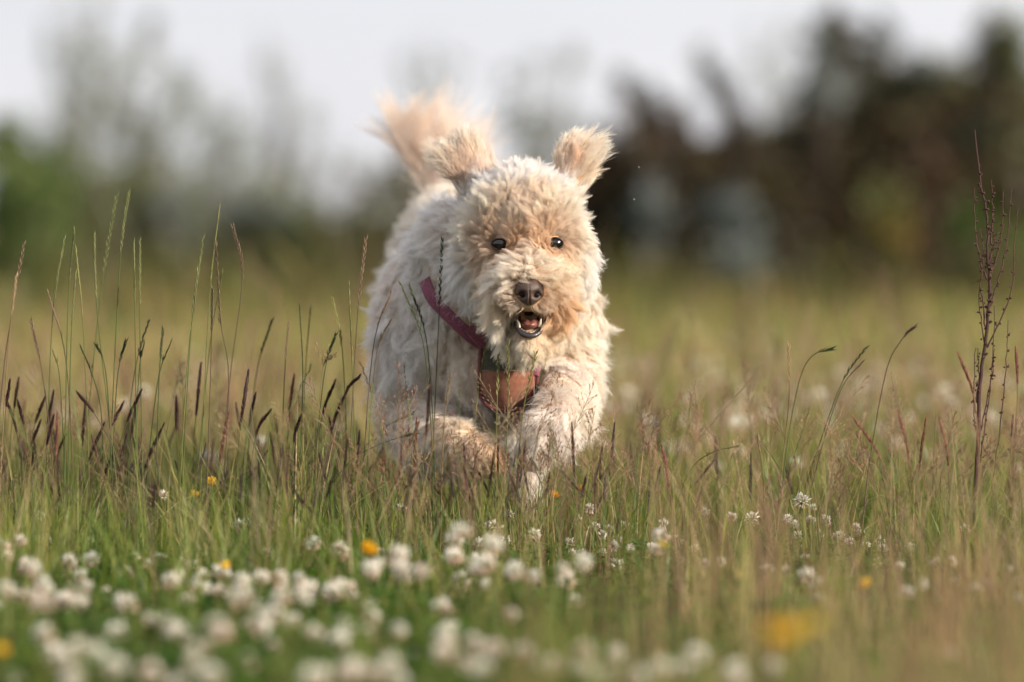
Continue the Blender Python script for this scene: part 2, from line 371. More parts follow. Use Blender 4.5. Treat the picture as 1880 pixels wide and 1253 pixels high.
def label_all(items):
    """items: (object, look phrase). Gives each a label that names its look and its rank beside the nearest landmark"""
    rows = {}
    for o, look, q in items:
        px, py, _ = pix(q); best = min(MARKS, key=lambda m: math.hypot(m[1] - px, m[2] - py))
        dx, dy = px - best[1], py - best[2]
        if abs(dx) > abs(dy): side = 'right of' if dx > 0 else 'left of'
        else: side = 'below' if dy > 0 else 'above'
        if 'edge' in best[0] or 'corner' in best[0]: side = 'near'
        rows.setdefault((look, side, best[0]), []).append((math.hypot(dx, dy), o))
    for (look, side, mk), l in rows.items():
        l.sort(key=lambda a: a[0])
        for i, (_, o) in enumerate(l):
            o['label'] = ('%s, %snearest %s %s' % (look, ordn(i), side if side != 'near' else 'to', mk))

# ------------------------------------------------------------------ white clover flowers
def clover_head(s, pink):
    rr = random.Random(s); a = Acc(); n = 58 + 3 * s; lop = [rr.gauss(0, .18) for _ in range(3)]
    for i in range(n):
        z = 1 - 1.75 * (i + .5) / n; an = i * 2.39996; r = math.sqrt(max(0, 1 - z * z))
        d = np.array([r * math.cos(an), r * math.sin(an), z]); d += np.array([rr.gauss(0, .14) for _ in range(3)]) + np.array(lop)
        droop = max(0, -z + .1)
        ln = .0076 * rr.uniform(.6, 1.25)
        base = d * .0040 + np.array([0, 0, .0065])
        dirn = d * np.array([1, 1, .9]) + np.array([0, 0, .45 - 1.1 * droop])
        mixk = min(1, droop * 1.1 + (rr.random() < pink) * .45)
        col = (1 - mixk) * np.array([.93, .92, .85]) + mixk * np.array([.74, .50, .40])
        u, v, dd = frame_of(dirn); wd = .0012 * rr.uniform(.85, 1.2)
        V = [base, base + dd * ln * .45 + u * wd, base + dd * ln * .45 - u * wd, base + dd * ln * .45 + v * wd, base + dd * ln * .45 - v * wd,
             base + dd * ln + u * wd * .55, base + dd * ln - u * wd * .55, base + dd * ln * 1.05 + v * wd * .5]
        T = [(0, 1, 3), (0, 3, 2), (0, 2, 4), (0, 4, 1), (1, 5, 3), (5, 7, 3), (3, 7, 2), (7, 6, 2), (2, 6, 4), (4, 6, 5), (4, 5, 1), (5, 6, 7)]
        cc = np.array([np.array([.35, .42, .2])] + [col] * 7)
        a.add(V, None, T, cc)
    tube(a, [(0, 0, -.001), (0, 0, .0065)], [.0008, .003], (.14, .2, .06), 6)
    return a.mesh('clover_head')
HEADS = [clover_head(i, p_) for i, p_ in enumerate((.05, .15, .3, .05, .5, .2))]
HLOOK = ['white clover flower', 'cream white clover flower', 'pink flushed clover flower', 'white clover flower', 'pink flushed clover flower', 'cream white clover flower']
STEMS = {}
def clover_stem(h):
    k = max(1, round(h / .02))
    if k not in STEMS:
        a = Acc(); hh = k * .02; tube(a, [(.012, .004, 0), (.009, .0, hh * .4), (0, 0, hh)], [.001, .0009, .0008], (.15, .20, .06), 5); STEMS[k] = a.mesh('clover_stem')
    return STEMS[k], k * .02
CL = []
def clover(pos, size=1.0, far=False):
    i = random.randrange(len(HEADS)); me, h0 = clover_stem(pos[2])
    t = empty('clover_flower', (pos[0], pos[1], 0)); tag(t, None, 'clover flower', 'white clover flowers in the meadow')
    s = link('stem', me, t); s.scale = (1, 1, pos[2] / h0)
    if not me.materials: me.materials.append(M_LEAF)
    hd = link('flower_head', HEADS[i], t); hd.location = (0, 0, pos[2]); hd.scale = (size, size * random.uniform(.85, 1), size * random.uniform(.7, 1.05))
    hd.rotation_euler = (random.gauss(0, .4), random.gauss(0, .4), random.uniform(0, 6.28))
    if not HEADS[i].materials: HEADS[i].materials.append(M_PETAL)
    CL.append((t, HLOOK[i], Vector((pos[0], pos[1], pos[2] + .006))))
SPEC = """85 993 36;168 1024 44;10 1003 44;17 1020 44;46 1040 54;71 1071 52;71 1102 70;44 1095 44;143 1102 48;194 1088 34;129 1054 34;157 1071 22;238 966 28;269 1037 38;238 1050 34;306 1068 50;337 1034 38;361 1034 27;361 1078 44;381 1078 34;402 1047 46;347 1102 34;238 1112 38;279 1136 46;306 1139 40;218 1160 56;85 1166 44;167 1197 46;109 1211 44;140 1245 46;323 1166 46;395 1150 74;412 1163 60;449 1095 62;470 1115 50;477 1058 50;504 1058 50;490 1020 38;480 972 36;534 993 27;545 955 18;441 959 16;545 1088 58;558 1061 32;538 1136 40;500 1180 28;623 1013 42;606 1064 18;613 1092 50;630 1085 42;630 1166 46;630 1235 66;579 1245 60;453 1214 52;391 1241 56;71 942 16;301 903 15;736 930 26;722 1020 52;675 1044 50;774 1044 54;736 1061 38;848 972 54;903 966 36;825 996 44;838 1023 46;893 984 18;935 940 19;927 986 15;978 978 27;954 996 36;896 1037 50;944 1047 50;845 1064 38;974 1061 22;808 1115 46;671 1132 50;620 1085 50;729 1156 46;814 1173 48;818 1200 50;906 1190 66;957 1197 66;889 1225 70;1008 1218 62;1070 1200 64;1076 1228 60;1066 1030 52;1042 1068 46;1127 1035 31;1093 962 23;1080 932 19;1117 966 22;1145 962 26;1131 986 21;1219 986 42;1216 962 24;1120 996 13;933 1122 28;1213 1231 48;1158 1245 46;719 1218 60;685 1235 62;617 1170 44;964 1024 21;920 1010 19;1046 993 16;889 1068 16;1470 918 32;1494 927 17;1380 949 30;1342 945 23;1446 947 21;1454 956 17;1487 949 19;1516 956 23;1509 973 20;1466 979 15;1540 978 19;1580 976 22;1608 986 19;1591 996 18;1618 1003 17;1769 969 23;1291 935 17;1243 983 19;1274 1003 15;1254 996 17;1410 1044 38;1478 1058 38;1502 1071 42;1478 1024 23;1291 1030 20;1320 1027 16;1665 1085 32;1689 1063 14;1720 1024 15;1744 1024 17;1727 1041 17;1846 1039 19;1871 1061 19;1751 1064 17;1812 1068 17;1870 1095 17;1672 1003 14;1614 1027 14;1652 1034 13;1271 1204 54;1356 1224 64;1335 1241 56;1744 1194 26;1570 965 18;1560 990 16;1100 975 16;1060 952 16;1160 1000 15;1195 1000 17;1050 1010 14;1790 1075 14;1830 1065 13;700 1010 22;1105 1010 16;20 1090 40;110 1100 40;110 1030 34;330 1060 38;440 1070 40;150 1055 30;560 1085 50;1130 1195 36;270 1240 40;30 1240 30"""
APER = LENS / 1000 / 2.2
for s in SPEC.split(';'):
    px, py, D = map(float, s.split())
    d = 6.0 + random.uniform(-.25, .3)
    size = 1.0
    if D > 37:
        for d_ in np.arange(6, 3.0, -.02):
            if .026 * FPX / d_ + .5 * APER * FPX * (1 / d_ - 1 / 6) >= D: break
        d = d_; z = at(px, py, d).z
        if z > .17: d = pix(atz(px, py, .17))[2]
        if z < .07: d = pix(atz(px, py, .07))[2]
    else:
        z = at(px, py, d).z
        if z < .05: d = pix(atz(px, py, .05 + random.uniform(0, .03)))[2]
        if z > .17: d = pix(atz(px, py, .17))[2]
        size = max(.6, min(1.15, D * d / (.0265 * FPX)))
    q = at(px, py, d); q.z -= .007
    clover(q, size * random.uniform(1.0, 1.25))
    if D > 34 and random.random() < .8:
        a_ = random.uniform(0, 6.28); clover(q + Vector((math.cos(a_) * .032, math.sin(a_) * .05, random.uniform(-.02, .012))), size * random.uniform(.7, 1.15))
# flowers standing behind the dog, thickest to the right
k = 0
while k < 100:
    y = random.uniform(6.9, 13.5); x = random.uniform(-.117 * y - .1, .117 * y + .1); f = x / (.117 * y)
    if random.random() > (.95 if f > .15 else .22): continue
    clover((x, y, random.uniform(.08, .17)), random.uniform(.85, 1.2)); k += 1
print('clovers', len(CL))
label_all(CL)
hv = [(lambda a: (a[0], a[1], a[2], a[3]))(x) for x in []]
def read(me):
    n = len(me.vertices); V = np.empty(n * 3, np.float32); me.vertices.foreach_get('co', V)
    T = np.array([p.vertices[:] for p in me.polygons if len(p.vertices) == 3]); Q = np.array([p.vertices[:] for p in me.polygons if len(p.vertices) == 4]).reshape(-1, 4)
    C = np.empty(n * 4, np.float32); me.attributes['Col'].data.foreach_get('color', C)
    return V.reshape(-1, 3), Q.astype(int), T.astype(int), C.reshape(-1, 4)[:, :3]
HT = [read(HEADS[i]) for i in (0, 1, 4)]
y = np.concatenate([R.uniform(10, 20, 450), R.uniform(7.4, 12, 330)]); x = R.uniform(-1, 1, 780) * (.117 * y + 1.2)
kp = (x / (.117 * y) > .05) | (R.random(780) < .22); x, y = x[kp], y[kp]
pp = np.stack([x, y, R.uniform(.09, .19, len(x))], -1)
tag(link('distant_clover_flowers', merge('distant_clover', HT, pp, R.uniform(0, 6.28, len(x)), R.uniform(.9, 1.4, len(x))), mat=M_PETAL), kind='stuff')

# ------------------------------------------------------------------ yellow flowers
def buttercup(px, py, d, size, look, col=(.85, .55, .02), open_=.5, label=None, cat='buttercup'):
    q = at(px, py, d); t = empty('buttercup', (q.x, q.y, 0)); tag(t, label, cat, 'yellow flowers in the meadow')
    a = Acc(); z0 = q.z - .004
    tube(a, [(.01, 0, 0), (.006, 0, z0 * .5), (0, 0, z0)], [.0011, .0009, .0008], (.16, .22, .06), 5); link('stem', a.mesh('stem'), t, M_LEAF)
    f = Acc()
    for k in range(5):
        an = k * 1.2566 + random.uniform(-.1, .1); c, s = math.cos(an), math.sin(an); V = []; 
        for i in range(5):
            tt = i / 4
            for j in range(5):
                jj = (j - 2) / 2; wdt = size * .55 * math.sin(math.pi * (.12 + .72 * tt)) ; r = size * (.08 + open_ * math.sin(tt * 1.4)); zz = size * (.85 * tt ** 1.3) + abs(jj) * size * .08
                V.append((r * c - jj * wdt * s * .9, r * s + jj * wdt * c * .9, zz - (jj * jj) * 0))
        Q = [(i * 5 + j, i * 5 + j + 1, i * 5 + j + 6, i * 5 + j + 5) for i in range(4) for j in range(4)]
        f.add(V, Q, None, col)
    for k in range(26):
        an = random.uniform(0, 6.28); r = random.uniform(0, .25) * size
        seed(f, (r * math.cos(an) * .5, r * math.sin(an) * .5, 0), (r * math.cos(an) / size, r * math.sin(an) / size, 1.2), size * .5, size * .03, (.8, .5, .03))
    h = link('petals', f.mesh('petals'), t, M_PETAL); h.location = (0, 0, z0); h.rotation_euler = (random.uniform(.1, .5), random.uniform(-.3, .3), random.uniform(0, 6))
    return t
buttercup(389, 886, 6.0, .0125, '', open_=.32, label='small bright yellow buttercup in sharp focus left of the dog among green stems')
buttercup(355, 908, 6.25, .010, '', open_=.5, label='half hidden dull yellow buttercup just below left of the sharp buttercup')
buttercup(672, 1010, 5.1, .0145, '', (.9, .50, .01), .5, 'blurred orange yellow buttercup among white clover below the left of the dog')
buttercup(415, 1040, 5.2, .010, '', label='small yellow buttercup peeping from behind a white clover head at left')
buttercup(1015, 909, 6.1, .010, '', (.85, .40, .01), .6, 'small orange flower in the grass just right of the dog\'s paws')
buttercup(1067, 897, 6.3, .009, '', (.85, .45, .02), .5, 'small faint orange flower further right of the small orange flower')
buttercup(1352, 1054, 5.6, .009, '', label='tiny yellow flower right of centre above the big blurred yellow flower')
buttercup(1590, 1073, 5.0, .011, '', label='small blurred yellow flower right of the tiny yellow one')
buttercup(1440, 1172, 3.45, .017, '', (.85, .48, .02), .75, 'very large blurred orange yellow flower at the lower right')
buttercup(1490, 1150, 3.6, .012, '', (.75, .50, .03), .6, 'blurred yellow flower close behind the very large blurred one')
buttercup(4, 1196, 4.3, .011, '', label='blurred yellow flower cut by the left edge near the bottom')
buttercup(1085, 930, 6.4, .008, '', (.8, .6, .03), .5, 'tiny pale yellow flower below right of the orange flowers')
buttercup(1215, 1000, 5.2, .009, '', (.75, .62, .05), .5, 'pale yellow flower beside a blurred white clover right of the dog')
for i, (px, py, d) in enumerate([(1700, 560, 16), (1800, 610, 13), (1870, 560, 15), (1830, 540, 19), (1600, 600, 15), (1500, 560, 20)]):
    buttercup(px, py, d, .016, '', (.75, .58, .03), .7, label=['yellow blur of a far flower left of the dead stem', 'yellow blur of a far flower touching the dead stem', 'yellow blur of a far flower at the right edge',
              'yellow blur of a far flower high beside the dead stem', 'yellow blur of a far flower in the right meadow below the dark bush', 'yellow blur of the far flower furthest left behind the meadow'][i])

# ------------------------------------------------------------------ individual stalks in focus
ST = []
LOOK = {'g': 'slender green seed stalk', 'y': 'yellow green seed stalk', 'b': 'thin brown seed stalk', 'p': 'dark purple seed spike', 'd': 'dark green seed stalk', 'r': 'reddish seed spike', 't': 'tan seed stalk'}
SC = {'g': ((.13, .17, .05), (.16, .17, .07)), 'y': ((.20, .22, .07), (.26, .25, .09)), 'b': ((.17, .12, .08), (.22, .15, .10)), 'p': ((.13, .14, .05), (.065, .032, .030)),
      'd': ((.08, .11, .04), (.05, .065, .03)), 'r': ((.26, .14, .09), (.26, .11, .08)), 't': ((.30, .22, .11), (.36, .25, .14))}
def stalk(pts, c, kind='rye', d=6.0, head=None, fat=1.0, rs=.0009):
    """pts: pixels from tip to base; the foot is carried on to the ground"""
    P = [at(x, y, d + .02 * i) for i, (x, y) in enumerate(pts)][::-1]
    b = P[0]; e = P[1] - P[0]; foot = Vector((b.x - e.x * .3, b.y - .02, 0)) if b.z > .02 else None
    if foot: foot.x = b.x + max(-.06, min(.06, -e.x / max(e.z, .02) * b.z * .5)); P = [foot] + P
    o = P[0].copy(); Q = [np.array(q - o) for q in P]
    cc, hc = SC[c]; Lh = {'rye': .13, 'spike': .06, 'panicle': .10}[kind] if head is None else head
    s, h = stalk_geo(Q, kind, cc, hc, Lh, rs, fat=fat)
    t = empty('grass_stalk', o); tag(t, None, 'grass stalk', 'seed bearing grass stalks around the dog')
    link('stem', s.mesh('stem'), t, M_LEAF); link('seed_head', h.mesh('seed_head', False), t, M_SEED)
    ST.append((t, LOOK[c], at(pts[0][0], pts[0][1], d)))
rye = [("44,445;20,590;5,700", 'b'), ("118,438;96,590;85,900", 'g'), ("136,423;125,560;118,900", 'g'), ("139,454;154,617;165,930", 'y'), ("139,499;130,640;125,900", 'g'), ("173,429;180,590;215,900", 'g'),
       ("214,358;185,540;150,900", 'g'), ("236,351;219,501;200,900", 'g'), ("246,443;248,590;252,920", 'g'), ("257,439;257,600;262,900", 'g'), ("373,434;350,620;335,900", 'g'), ("364,487;345,660;330,900", 'y'),
       ("403,380;384,554;368,900", 'y'), ("396,447;405,590;420,690;412,900", 'b'), ("427,414;445,510;424,680;405,880", 'b'), ("88,537;121,662;135,900", 'b'), ("56,586;80,700;100,900", 'b'), ("610,546;630,662;640,960", 'y'),
       ("570,566;560,690;552,900", 'd'), ("617,613;595,690;575,900", 'd'), ("274,588;252,660;238,760;235,900", 'd'), ("299,604;292,700;286,900", 'd'), ("313,630;290,700;270,880", 'd'), ("148,637;170,690;186,760;190,900", 'd'),
       ("177,633;195,690;205,880", 'd'), ("264,633;255,690;245,900", 'd'), ("231,626;215,700;205,900", 'd'), ("98,647;110,700;120,900", 'g'), ("408,500;385,640;360,900", 'g'), ("390,530;388,650;380,900", 'b'),
       ("672,437;655,600;640,900", 'b'), ("812,437;805,600;792,900", 'd'), ("735,520;775,620;790,760;795,900", 'd'), ("752,525;785,640;800,900", 'd'), ("718,537;685,640;665,900", 'b'), ("716,590;690,660;672,900", 'b'),
       ("1035,553;1005,660;950,820;935,950", 'd'), ("932,630;932,760;925,950", 'y'), ("985,645;960,760;945,950", 'y'), ("905,600;880,700;860,930", 'y'), ("826,690;815,780;810,930", 't'), ("915,650;912,760;905,940", 'y'),
       ("1448,632;1448,740;1432,900", 't'), ("1530,640;1490,655;1465,710;1440,860", 'g'), ("1590,638;1545,705;1500,830;1470,930", 'd'), ("1583,665;1540,725;1490,900", 'b'), ("1680,600;1655,625;1625,690;1590,900", 'b'),
       ("760,758;700,790;640,860;600,930", 'y'), ("765,795;700,815;640,850;590,930", 'g'), ("500,586;470,690;450,900", 'd'), ("530,593;522,700;515,900", 'b'), ("1850,545;1860,420;1868,380", None),
       ("1350,820;1310,830;1270,860;1240,940", 'y'), ("1390,800;1400,860;1405,950", 't'), ("30,505;15,640;5,800", 't'), ("550,560;556,700;548,900", 'd'), ("640,520;648,700;655,930", 'y')]
for i, (s, c) in enumerate(rye):
    if c is None: continue
    pts = [tuple(map(float, q.split(','))) for q in s.split(';')]
    L = (pts[-1][1] - pts[0][1]) / 1340
    stalk(pts, c, 'rye', 6.0 + .13 * math.sin(i * 2.3) + (.35 if c == 'd' and pts[0][0] in (500, 570) else 0), min(.17, .38 * L), 1.1, .0010)
spk = [("18,700;8,780;5,900", 'p'), ("34,697;22,780;12,900", 'p'), ("33,738;48,800;60,900", 'p'), ("82,731;58,800;40,900", 'p'), ("98,720;84,800;70,900", 'p'), ("74,774;55,830;42,930", 'p'), ("98,765;84,830;75,930", 'p'),
       ("143,722;183,775;220,860", 'p'), ("156,745;150,830;140,930", 'p'), ("191,778;162,850;140,930", 'p'), ("226,740;202,795;180,900", 'p'), ("259,718;228,790;200,900", 'p'), ("369,669;358,790;352,920", 'p'), ("456,682;440,800;430,930", 'p'),
       ("324,731;325,800;330,920", 'p'), ("250,740;240,810;225,920", 'p'), ("469,724;455,790;440,920", 'p'), ("496,754;470,800;455,920", 'p'), ("552,765;540,810;530,920", 'p'), ("615,700;590,770;565,920", 'p'), ("630,730;610,790;590,920", 'p'),
       ("105,760;103,830;100,930", 'r'), ("300,780;270,850;250,930", 'p'), ("120,800;95,860;80,940", 'p'), ("210,830;190,880;175,950", 'p'), ("420,760;405,840;400,940", 'r'), ("10,730;30,790;45,900", 'p'), ("540,690;530,770;520,930", 'r'), ("660,690;630,740;600,930", 'p'),
       ("1760,650;1790,740;1800,900", 'r'), ("1865,640;1868,720;1860,900", 'r'), ("1565,765;1610,830;1650,930", 'r'), ("1725,770;1740,840;1745,950", 'r'), ("1215,820;1225,870;1235,950", 'r'), ("1650,760;1665,820;1680,930", 'r'), ("1700,770;1690,840;1680,950", 'r'),
       ("790,700;782,800;770,930", 'p'), ("765,770;762,850;760,940", 'r')]
for i, (s, c) in enumerate(spk):
    pts = [tuple(map(float, q.split(','))) for q in s.split(';')]
    stalk(pts, c, 'spike', 6.0 + .22 * math.sin(i * 1.7), .065 + .04 * abs(math.sin(i * 3.1)), 1.0 + (.5 if pts[0][0] in (369, 456) else 0), .0009)
pan = [("600,655;590,700;580,880", 't'), ("850,840;845,880;840,960", 'r'), ("878,820;870,870;868,960", 'r'), ("960,830;950,890;945,960", 'r'), ("1300,830;1290,900;1285,990", 't'), ("1190,815;1200,890;1210,990", 'r'), ("700,850;720,900;740,980", 'r'),
       ("655,820;645,880;640,980", 'r'), ("1480,760;1470,850;1465,960", 't'), ("1010,800;1005,880;1000,960", 'r'), ("1560,880;1540,920;1520,990", 'r'), ("1080,790;1090,870;1085,960", 't'), ("1820,810;1780,860;1720,900;1640,960", 'b'), ("1878,820;1800,860;1700,930", 'b')]
for i, (s, c) in enumerate(pan):
    stalk([tuple(map(float, q.split(','))) for q in s.split(';')], c, 'panicle', 6.0 + .25 * math.sin(i * 2.1), .075, 1.2, .0007)
label_all(ST)

# the dead branching stem at right
def dead_stem():
    d = 5.95; base = at(1790, 990, d); base.z = 0
    t = empty('dead_stem', base); tag(t, 'tall dark dead plant stem with thin branches and tiny seed knobs at the right', 'dead plant')
    def path(s, m=22, wob=.0016):
        P = smooth_path([at(float(a.split(',')[0]), float(a.split(',')[1]), d) - base for a in s.split(';')], m)
        return P + R.normal(0, wob * .35, P.shape)
    mp_ = path("1789,238;1800,330;1812,400;1813,470;1817,500;1815,560;1810,620;1800,700;1797,790;1792,880;1788,1086", 46)
    mp_[-1] = 0
    a = Acc(); tube(a, mp_, np.linspace(.0011, .0034, len(mp_)), (.06, .033, .03), 6); link('stem', a.mesh('stem'), t, M_BARK)
    br = ["1790,345;1791,420;1800,480;1812,515", "1842,350;1840,420;1830,470;1817,510", "1858,345;1850,430;1842,480;1825,540;1815,570", "1868,385;1862,470;1858,530;1835,590;1812,640",
          "1820,330;1823,400;1818,450", "1800,420;1806,470;1800,520;1806,560;1808,600", "1802,500;1798,560;1808,640;1806,660", "1850,590;1846,690;1836,790;1820,900", "1795,640;1797,690;1793,740", "1826,560;1823,650;1818,700;1803,780;1797,800", "1826,640;1820,700;1806,800;1800,850", "1790,640;1788,760;1792,790", "1810,410;1826,440;1816,480"]
    for s in br:
        P = path(s, 22); b = Acc(); tube(b, P, np.linspace(.0005, .0012, len(P)), (.085, .045, .038), 4)
        k = b
        for i in range(2, 17, 2):
            for _ in range(random.choice((1, 2))):
                o = R.normal(0, .0012, 3); seed(k, P[i] + o, R.normal(0, 1, 3), random.uniform(.0035, .0065), random.uniform(.0013, .0022), (.065, .036, .032))
        link('branch', b.mesh('branch', False), t, M_BARK)
    k = Acc()
    for i in range(3, 30):
        for _ in range(2):
            seed(k, mp_[i] + R.normal(0, .0016, 3), R.normal(0, 1, 3), random.uniform(.004, .008), random.uniform(.0016, .0028), (.065, .036, .032))
    link('seed_knobs', k.mesh('seed_knobs', False), t, M_BARK)
dead_stem()

# tiny flies right of the dog's ear
for px, py, lb in ((1172, 308, 'tiny pale midge in the air right of the dog\'s ear'), (1163, 367, 'tiny pale midge in the air lower right of the dog\'s ear')):
    q = at(px, py, 6.1); a = Acc(); seed(a, (0, 0, 0), (1, .2, .1), .0022, .0004, (.5, .48, .42))
    b = Acc(); seed(b, (.0008, 0, 0), (.2, .1, 1), .0018, .0005, (.7, .7, .7)); seed(b, (.0008, 0, 0), (-.2, .3, .9), .0018, .0005, (.7, .7, .7))
    t = link('midge', a.mesh('midge'), mat=M_SEED); t.location = q; tag(t, lb, 'insect', 'midges in the air'); link('wings', b.mesh('wings'), t, M_PETAL)

# ------------------------------------------------------------------ trees and bushes behind
def tree(name, label, cat, px, d, top, spread, leafcol, nclus, nleaf, crad, leaf=.05, bottom=.2, bark=(.07, .05, .04), trunk_r=.06, seed_=0, vert=1.0, limbs=True):
    """px: image column; d: distance; top: image row of the crown's top; spread: crown half width in metres"""
    rr = np.random.default_rng(seed_ + 100)
    x0 = (px - 940) / FPX * d; H = CAMZ + (HOR - top) / FPX * d
    t = empty(name, (x0, d, 0)); tag(t, label, cat, 'trees and bushes behind the meadow')
    ctr = []
    while len(ctr) < nclus:
        q = rr.uniform(-1, 1, 3)
        if (q ** 2).sum() > 1: continue
        ctr.append((q[0] * spread * (1 - .25 * q[2]), q[1] * spread * .7, bottom + (H - bottom) * (.5 + .5 * q[2])))
    ctr = np.array(ctr)
    a = Acc(); tr = np.array([(0, 0, 0), (.03 * H, 0, H * .3), (-.03 * H, .05, H * .6), (0, 0, H * .85)])
    tube(a, smooth_path(tr, 10), np.linspace(trunk_r, trunk_r * .25, 10), bark, 7)
    for c in ctr:
        z = max(.05, min(c[2] * .55, H * .7)); s = np.array([0, 0, z]); m = (s + c) / 2 + rr.normal(0, .08 * spread, 3)
        tube(a, smooth_path([s, m, c], 6), np.linspace(trunk_r * .3, .006, 6), np.array(bark) * rr.uniform(.7, 1.4), 4)
    link('trunk', a.mesh('trunk'), t, M_BARK)
    n = nclus * nleaf; ci = np.repeat(np.arange(nclus), nleaf)
    P = ctr[ci] + rr.normal(0, 1, (n, 3)) * crad * rr.uniform(.5, 1.3, nclus)[ci][:, None] * np.array([1, 1, vert])
    P[:, 2] = np.abs(P[:, 2])
    A = rr.normal(0, 1, (n, 3)); A /= np.linalg.norm(A, axis=1)[:, None]; B = np.cross(A, rr.normal(0, 1, (n, 3))); B /= np.linalg.norm(B, axis=1)[:, None]
    sz = leaf * rr.uniform(.6, 1.3, n)[:, None]
    V = np.stack([P - A * sz, P + B * sz * .42, P + A * sz, P - B * sz * .42], 1).reshape(-1, 3)
    F = np.arange(n * 4).reshape(-1, 4); lc = np.array(leafcol, float); k = rr.integers(0, len(lc), nclus)[ci]
    C = lc[k] * rr.uniform(.7, 1.3, n)[:, None]; C = np.repeat(C, 4, 0)
    link('crown', np_mesh('crown', V, F, C), t, M_LEAF)
SILV = [(.22, .24, .17), (.17, .19, .12), (.26, .27, .20)]  # pale grey leaf tones carry the distance haze in their colour
GRN = [(.08, .15, .02), (.11, .19, .03), (.06, .11, .02)]
DRK = [(.035, .04, .015), (.05, .035, .02), (.028, .032, .016), (.08, .06, .02)]
OLV = [(.15, .16, .06), (.10, .12, .045), (.19, .18, .08)]
BRN = [(.11, .070, .035), (.07, .05, .025), (.15, .085, .045)]
def spray(name, label, cat, d, twigs, leafcol, wid, nleaf=220, leaf=.04, bark=(.04, .034, .022), base_r=.03, seed_=0, bare=.25, dd=.8):
    """bush of leaning branches; twigs: (base column, tip column, tip row), each clothed with leaves along its upper part"""
    rr = np.random.default_rng(seed_ + 500); x0 = (sum(t_[0] for t_ in twigs) / len(twigs) - 940) / FPX * d
    t = empty(name, (x0, d, 0)); tag(t, label, cat, 'trees and bushes behind the meadow'); a = Acc(); VV, CC = [], []; lc = np.array(leafcol, float)
    for bx, tx, ty in twigs:
        yo = rr.uniform(-dd, dd) * .5; D_ = d + yo; b = np.array([(bx - 940) / FPX * D_ - x0, yo, 0]); e = np.array([(tx - 940) / FPX * D_ - x0, yo + rr.uniform(-.2, .2), CAMZ + (HOR - ty) / FPX * D_])
        L = np.linalg.norm(e - b); m = b * .5 + e * .5 + np.array([(b[0] - e[0]) * .25, 0, L * .04]); P = smooth_path([b, m, e], 12)
        tube(a, P, np.linspace(base_r, .004, 12), np.array(bark) * rr.uniform(.7, 1.4), 5)
        nk = 9; tt = rr.uniform(bare, 1, nk); ci = rr.integers(0, nk, nleaf); t_ = np.clip(tt[ci] + rr.normal(0, .05, nleaf), bare * .8, 1.02)
        idx = np.clip(t_ * 11, 0, 10.999); i0 = idx.astype(int); C0 = P[i0] + (P[i0 + 1] - P[i0]) * (idx - i0)[:, None]
        wv = wid * (1.15 - .75 * t_) * rr.uniform(.5, 1.3, nk)[ci]
        C0 = C0 + rr.normal(0, 1, (nleaf, 3)) * wv[:, None]; C0[:, 2] = np.abs(C0[:, 2])
        A = rr.normal(0, 1, (nleaf, 3)); A /= np.linalg.norm(A, axis=1)[:, None]; B = np.cross(A, rr.normal(0, 1, (nleaf, 3))); B /= np.linalg.norm(B, axis=1)[:, None]
        sz = leaf * rr.uniform(.6, 1.3, nleaf)[:, None]; VV.append(np.stack([C0 - A * sz, C0 + B * sz * .42, C0 + A * sz, C0 - B * sz * .42], 1).reshape(-1, 3))
        CC.append(np.repeat(lc[rr.integers(0, len(lc), nk)][ci] * rr.uniform(.7, 1.3, nleaf)[:, None], 4, 0))
    link('branches', a.mesh('branches'), t, M_BARK); V = np.concatenate(VV); link('crown', np_mesh('crown', V, np.arange(len(V)).reshape(-1, 4), np.concatenate(CC)), t, M_LEAF)
SLB = [(.16, .19, .18), (.11, .14, .13), (.20, .22, .21)]
spray('green_bush', 'bright green upright bush at the far left edge', 'bush', 27, [(20, -10, 230), (50, 40, 190), (70, 95, 250), (30, 20, 320), (80, 110, 330), (50, 60, 300), (20, 0, 350), (90, 60, 390)], [(.10, .15, .035), (.14, .19, .05), (.07, .11, .025)], .11, 520, .05, seed_=1)
spray('pale_tree', 'tall pale wispy tree at the upper left above the green bush', 'tree', 40, [(150, 130, -40), (150, 190, -20), (140, 90, 60), (160, 230, 90), (150, 170, 40), (150, 100, 200)], SILV, .14, 170, .05, seed_=2, base_r=.04)
spray('pale_tree', 'pale grey green tree between the green bush and the darker middle', 'tree', 42, [(250, 220, 100), (250, 280, 40), (260, 320, 150), (240, 190, 210), (250, 250, 180), (270, 300, 240)], SILV + OLV, .15, 200, .05, seed_=3, base_r=.04)
spray('pale_tree', 'pale grey green tree left of centre with a slender dark stem', 'tree', 43, [(400, 330, 130), (400, 380, 200), (410, 440, 160), (400, 300, 240), (430, 470, 240), (400, 400, 260)], SILV, .16, 190, .05, seed_=4, base_r=.04)
spray('pale_tree', 'pale thin tree just left of the dog\'s tail', 'tree', 44, [(520, 480, 40), (520, 520, 120), (540, 580, 190), (520, 560, 260), (500, 500, 240), (560, 620, 260)], SILV, .15, 130, .05, seed_=24, base_r=.05)
tree('grey_bush', 'wide low grey green bush behind the grass at left', 'bush', 260, 38, 285, 1.4, SILV + SILV + OLV + SLB, 40, 210, .15, seed_=5)
tree('olive_bush', 'low olive bush between the green bush and the dog', 'bush', 470, 34, 385, .55, OLV + OLV + SLB, 20, 170, .08, seed_=6)
tree('olive_bush', 'small yellow olive bush low beside the dog\'s left flank', 'bush', 600, 33, 400, .22, OLV + GRN, 14, 200, .08, seed_=26)
spray('brown_bush', 'dark brown bush behind the dog\'s tail', 'bush', 33, [(700, 650, 300), (710, 700, 265), (730, 740, 290), (740, 780, 330), (690, 640, 370), (720, 720, 350), (750, 770, 400)], BRN + OLV + OLV, .10, 210, .045, seed_=7)
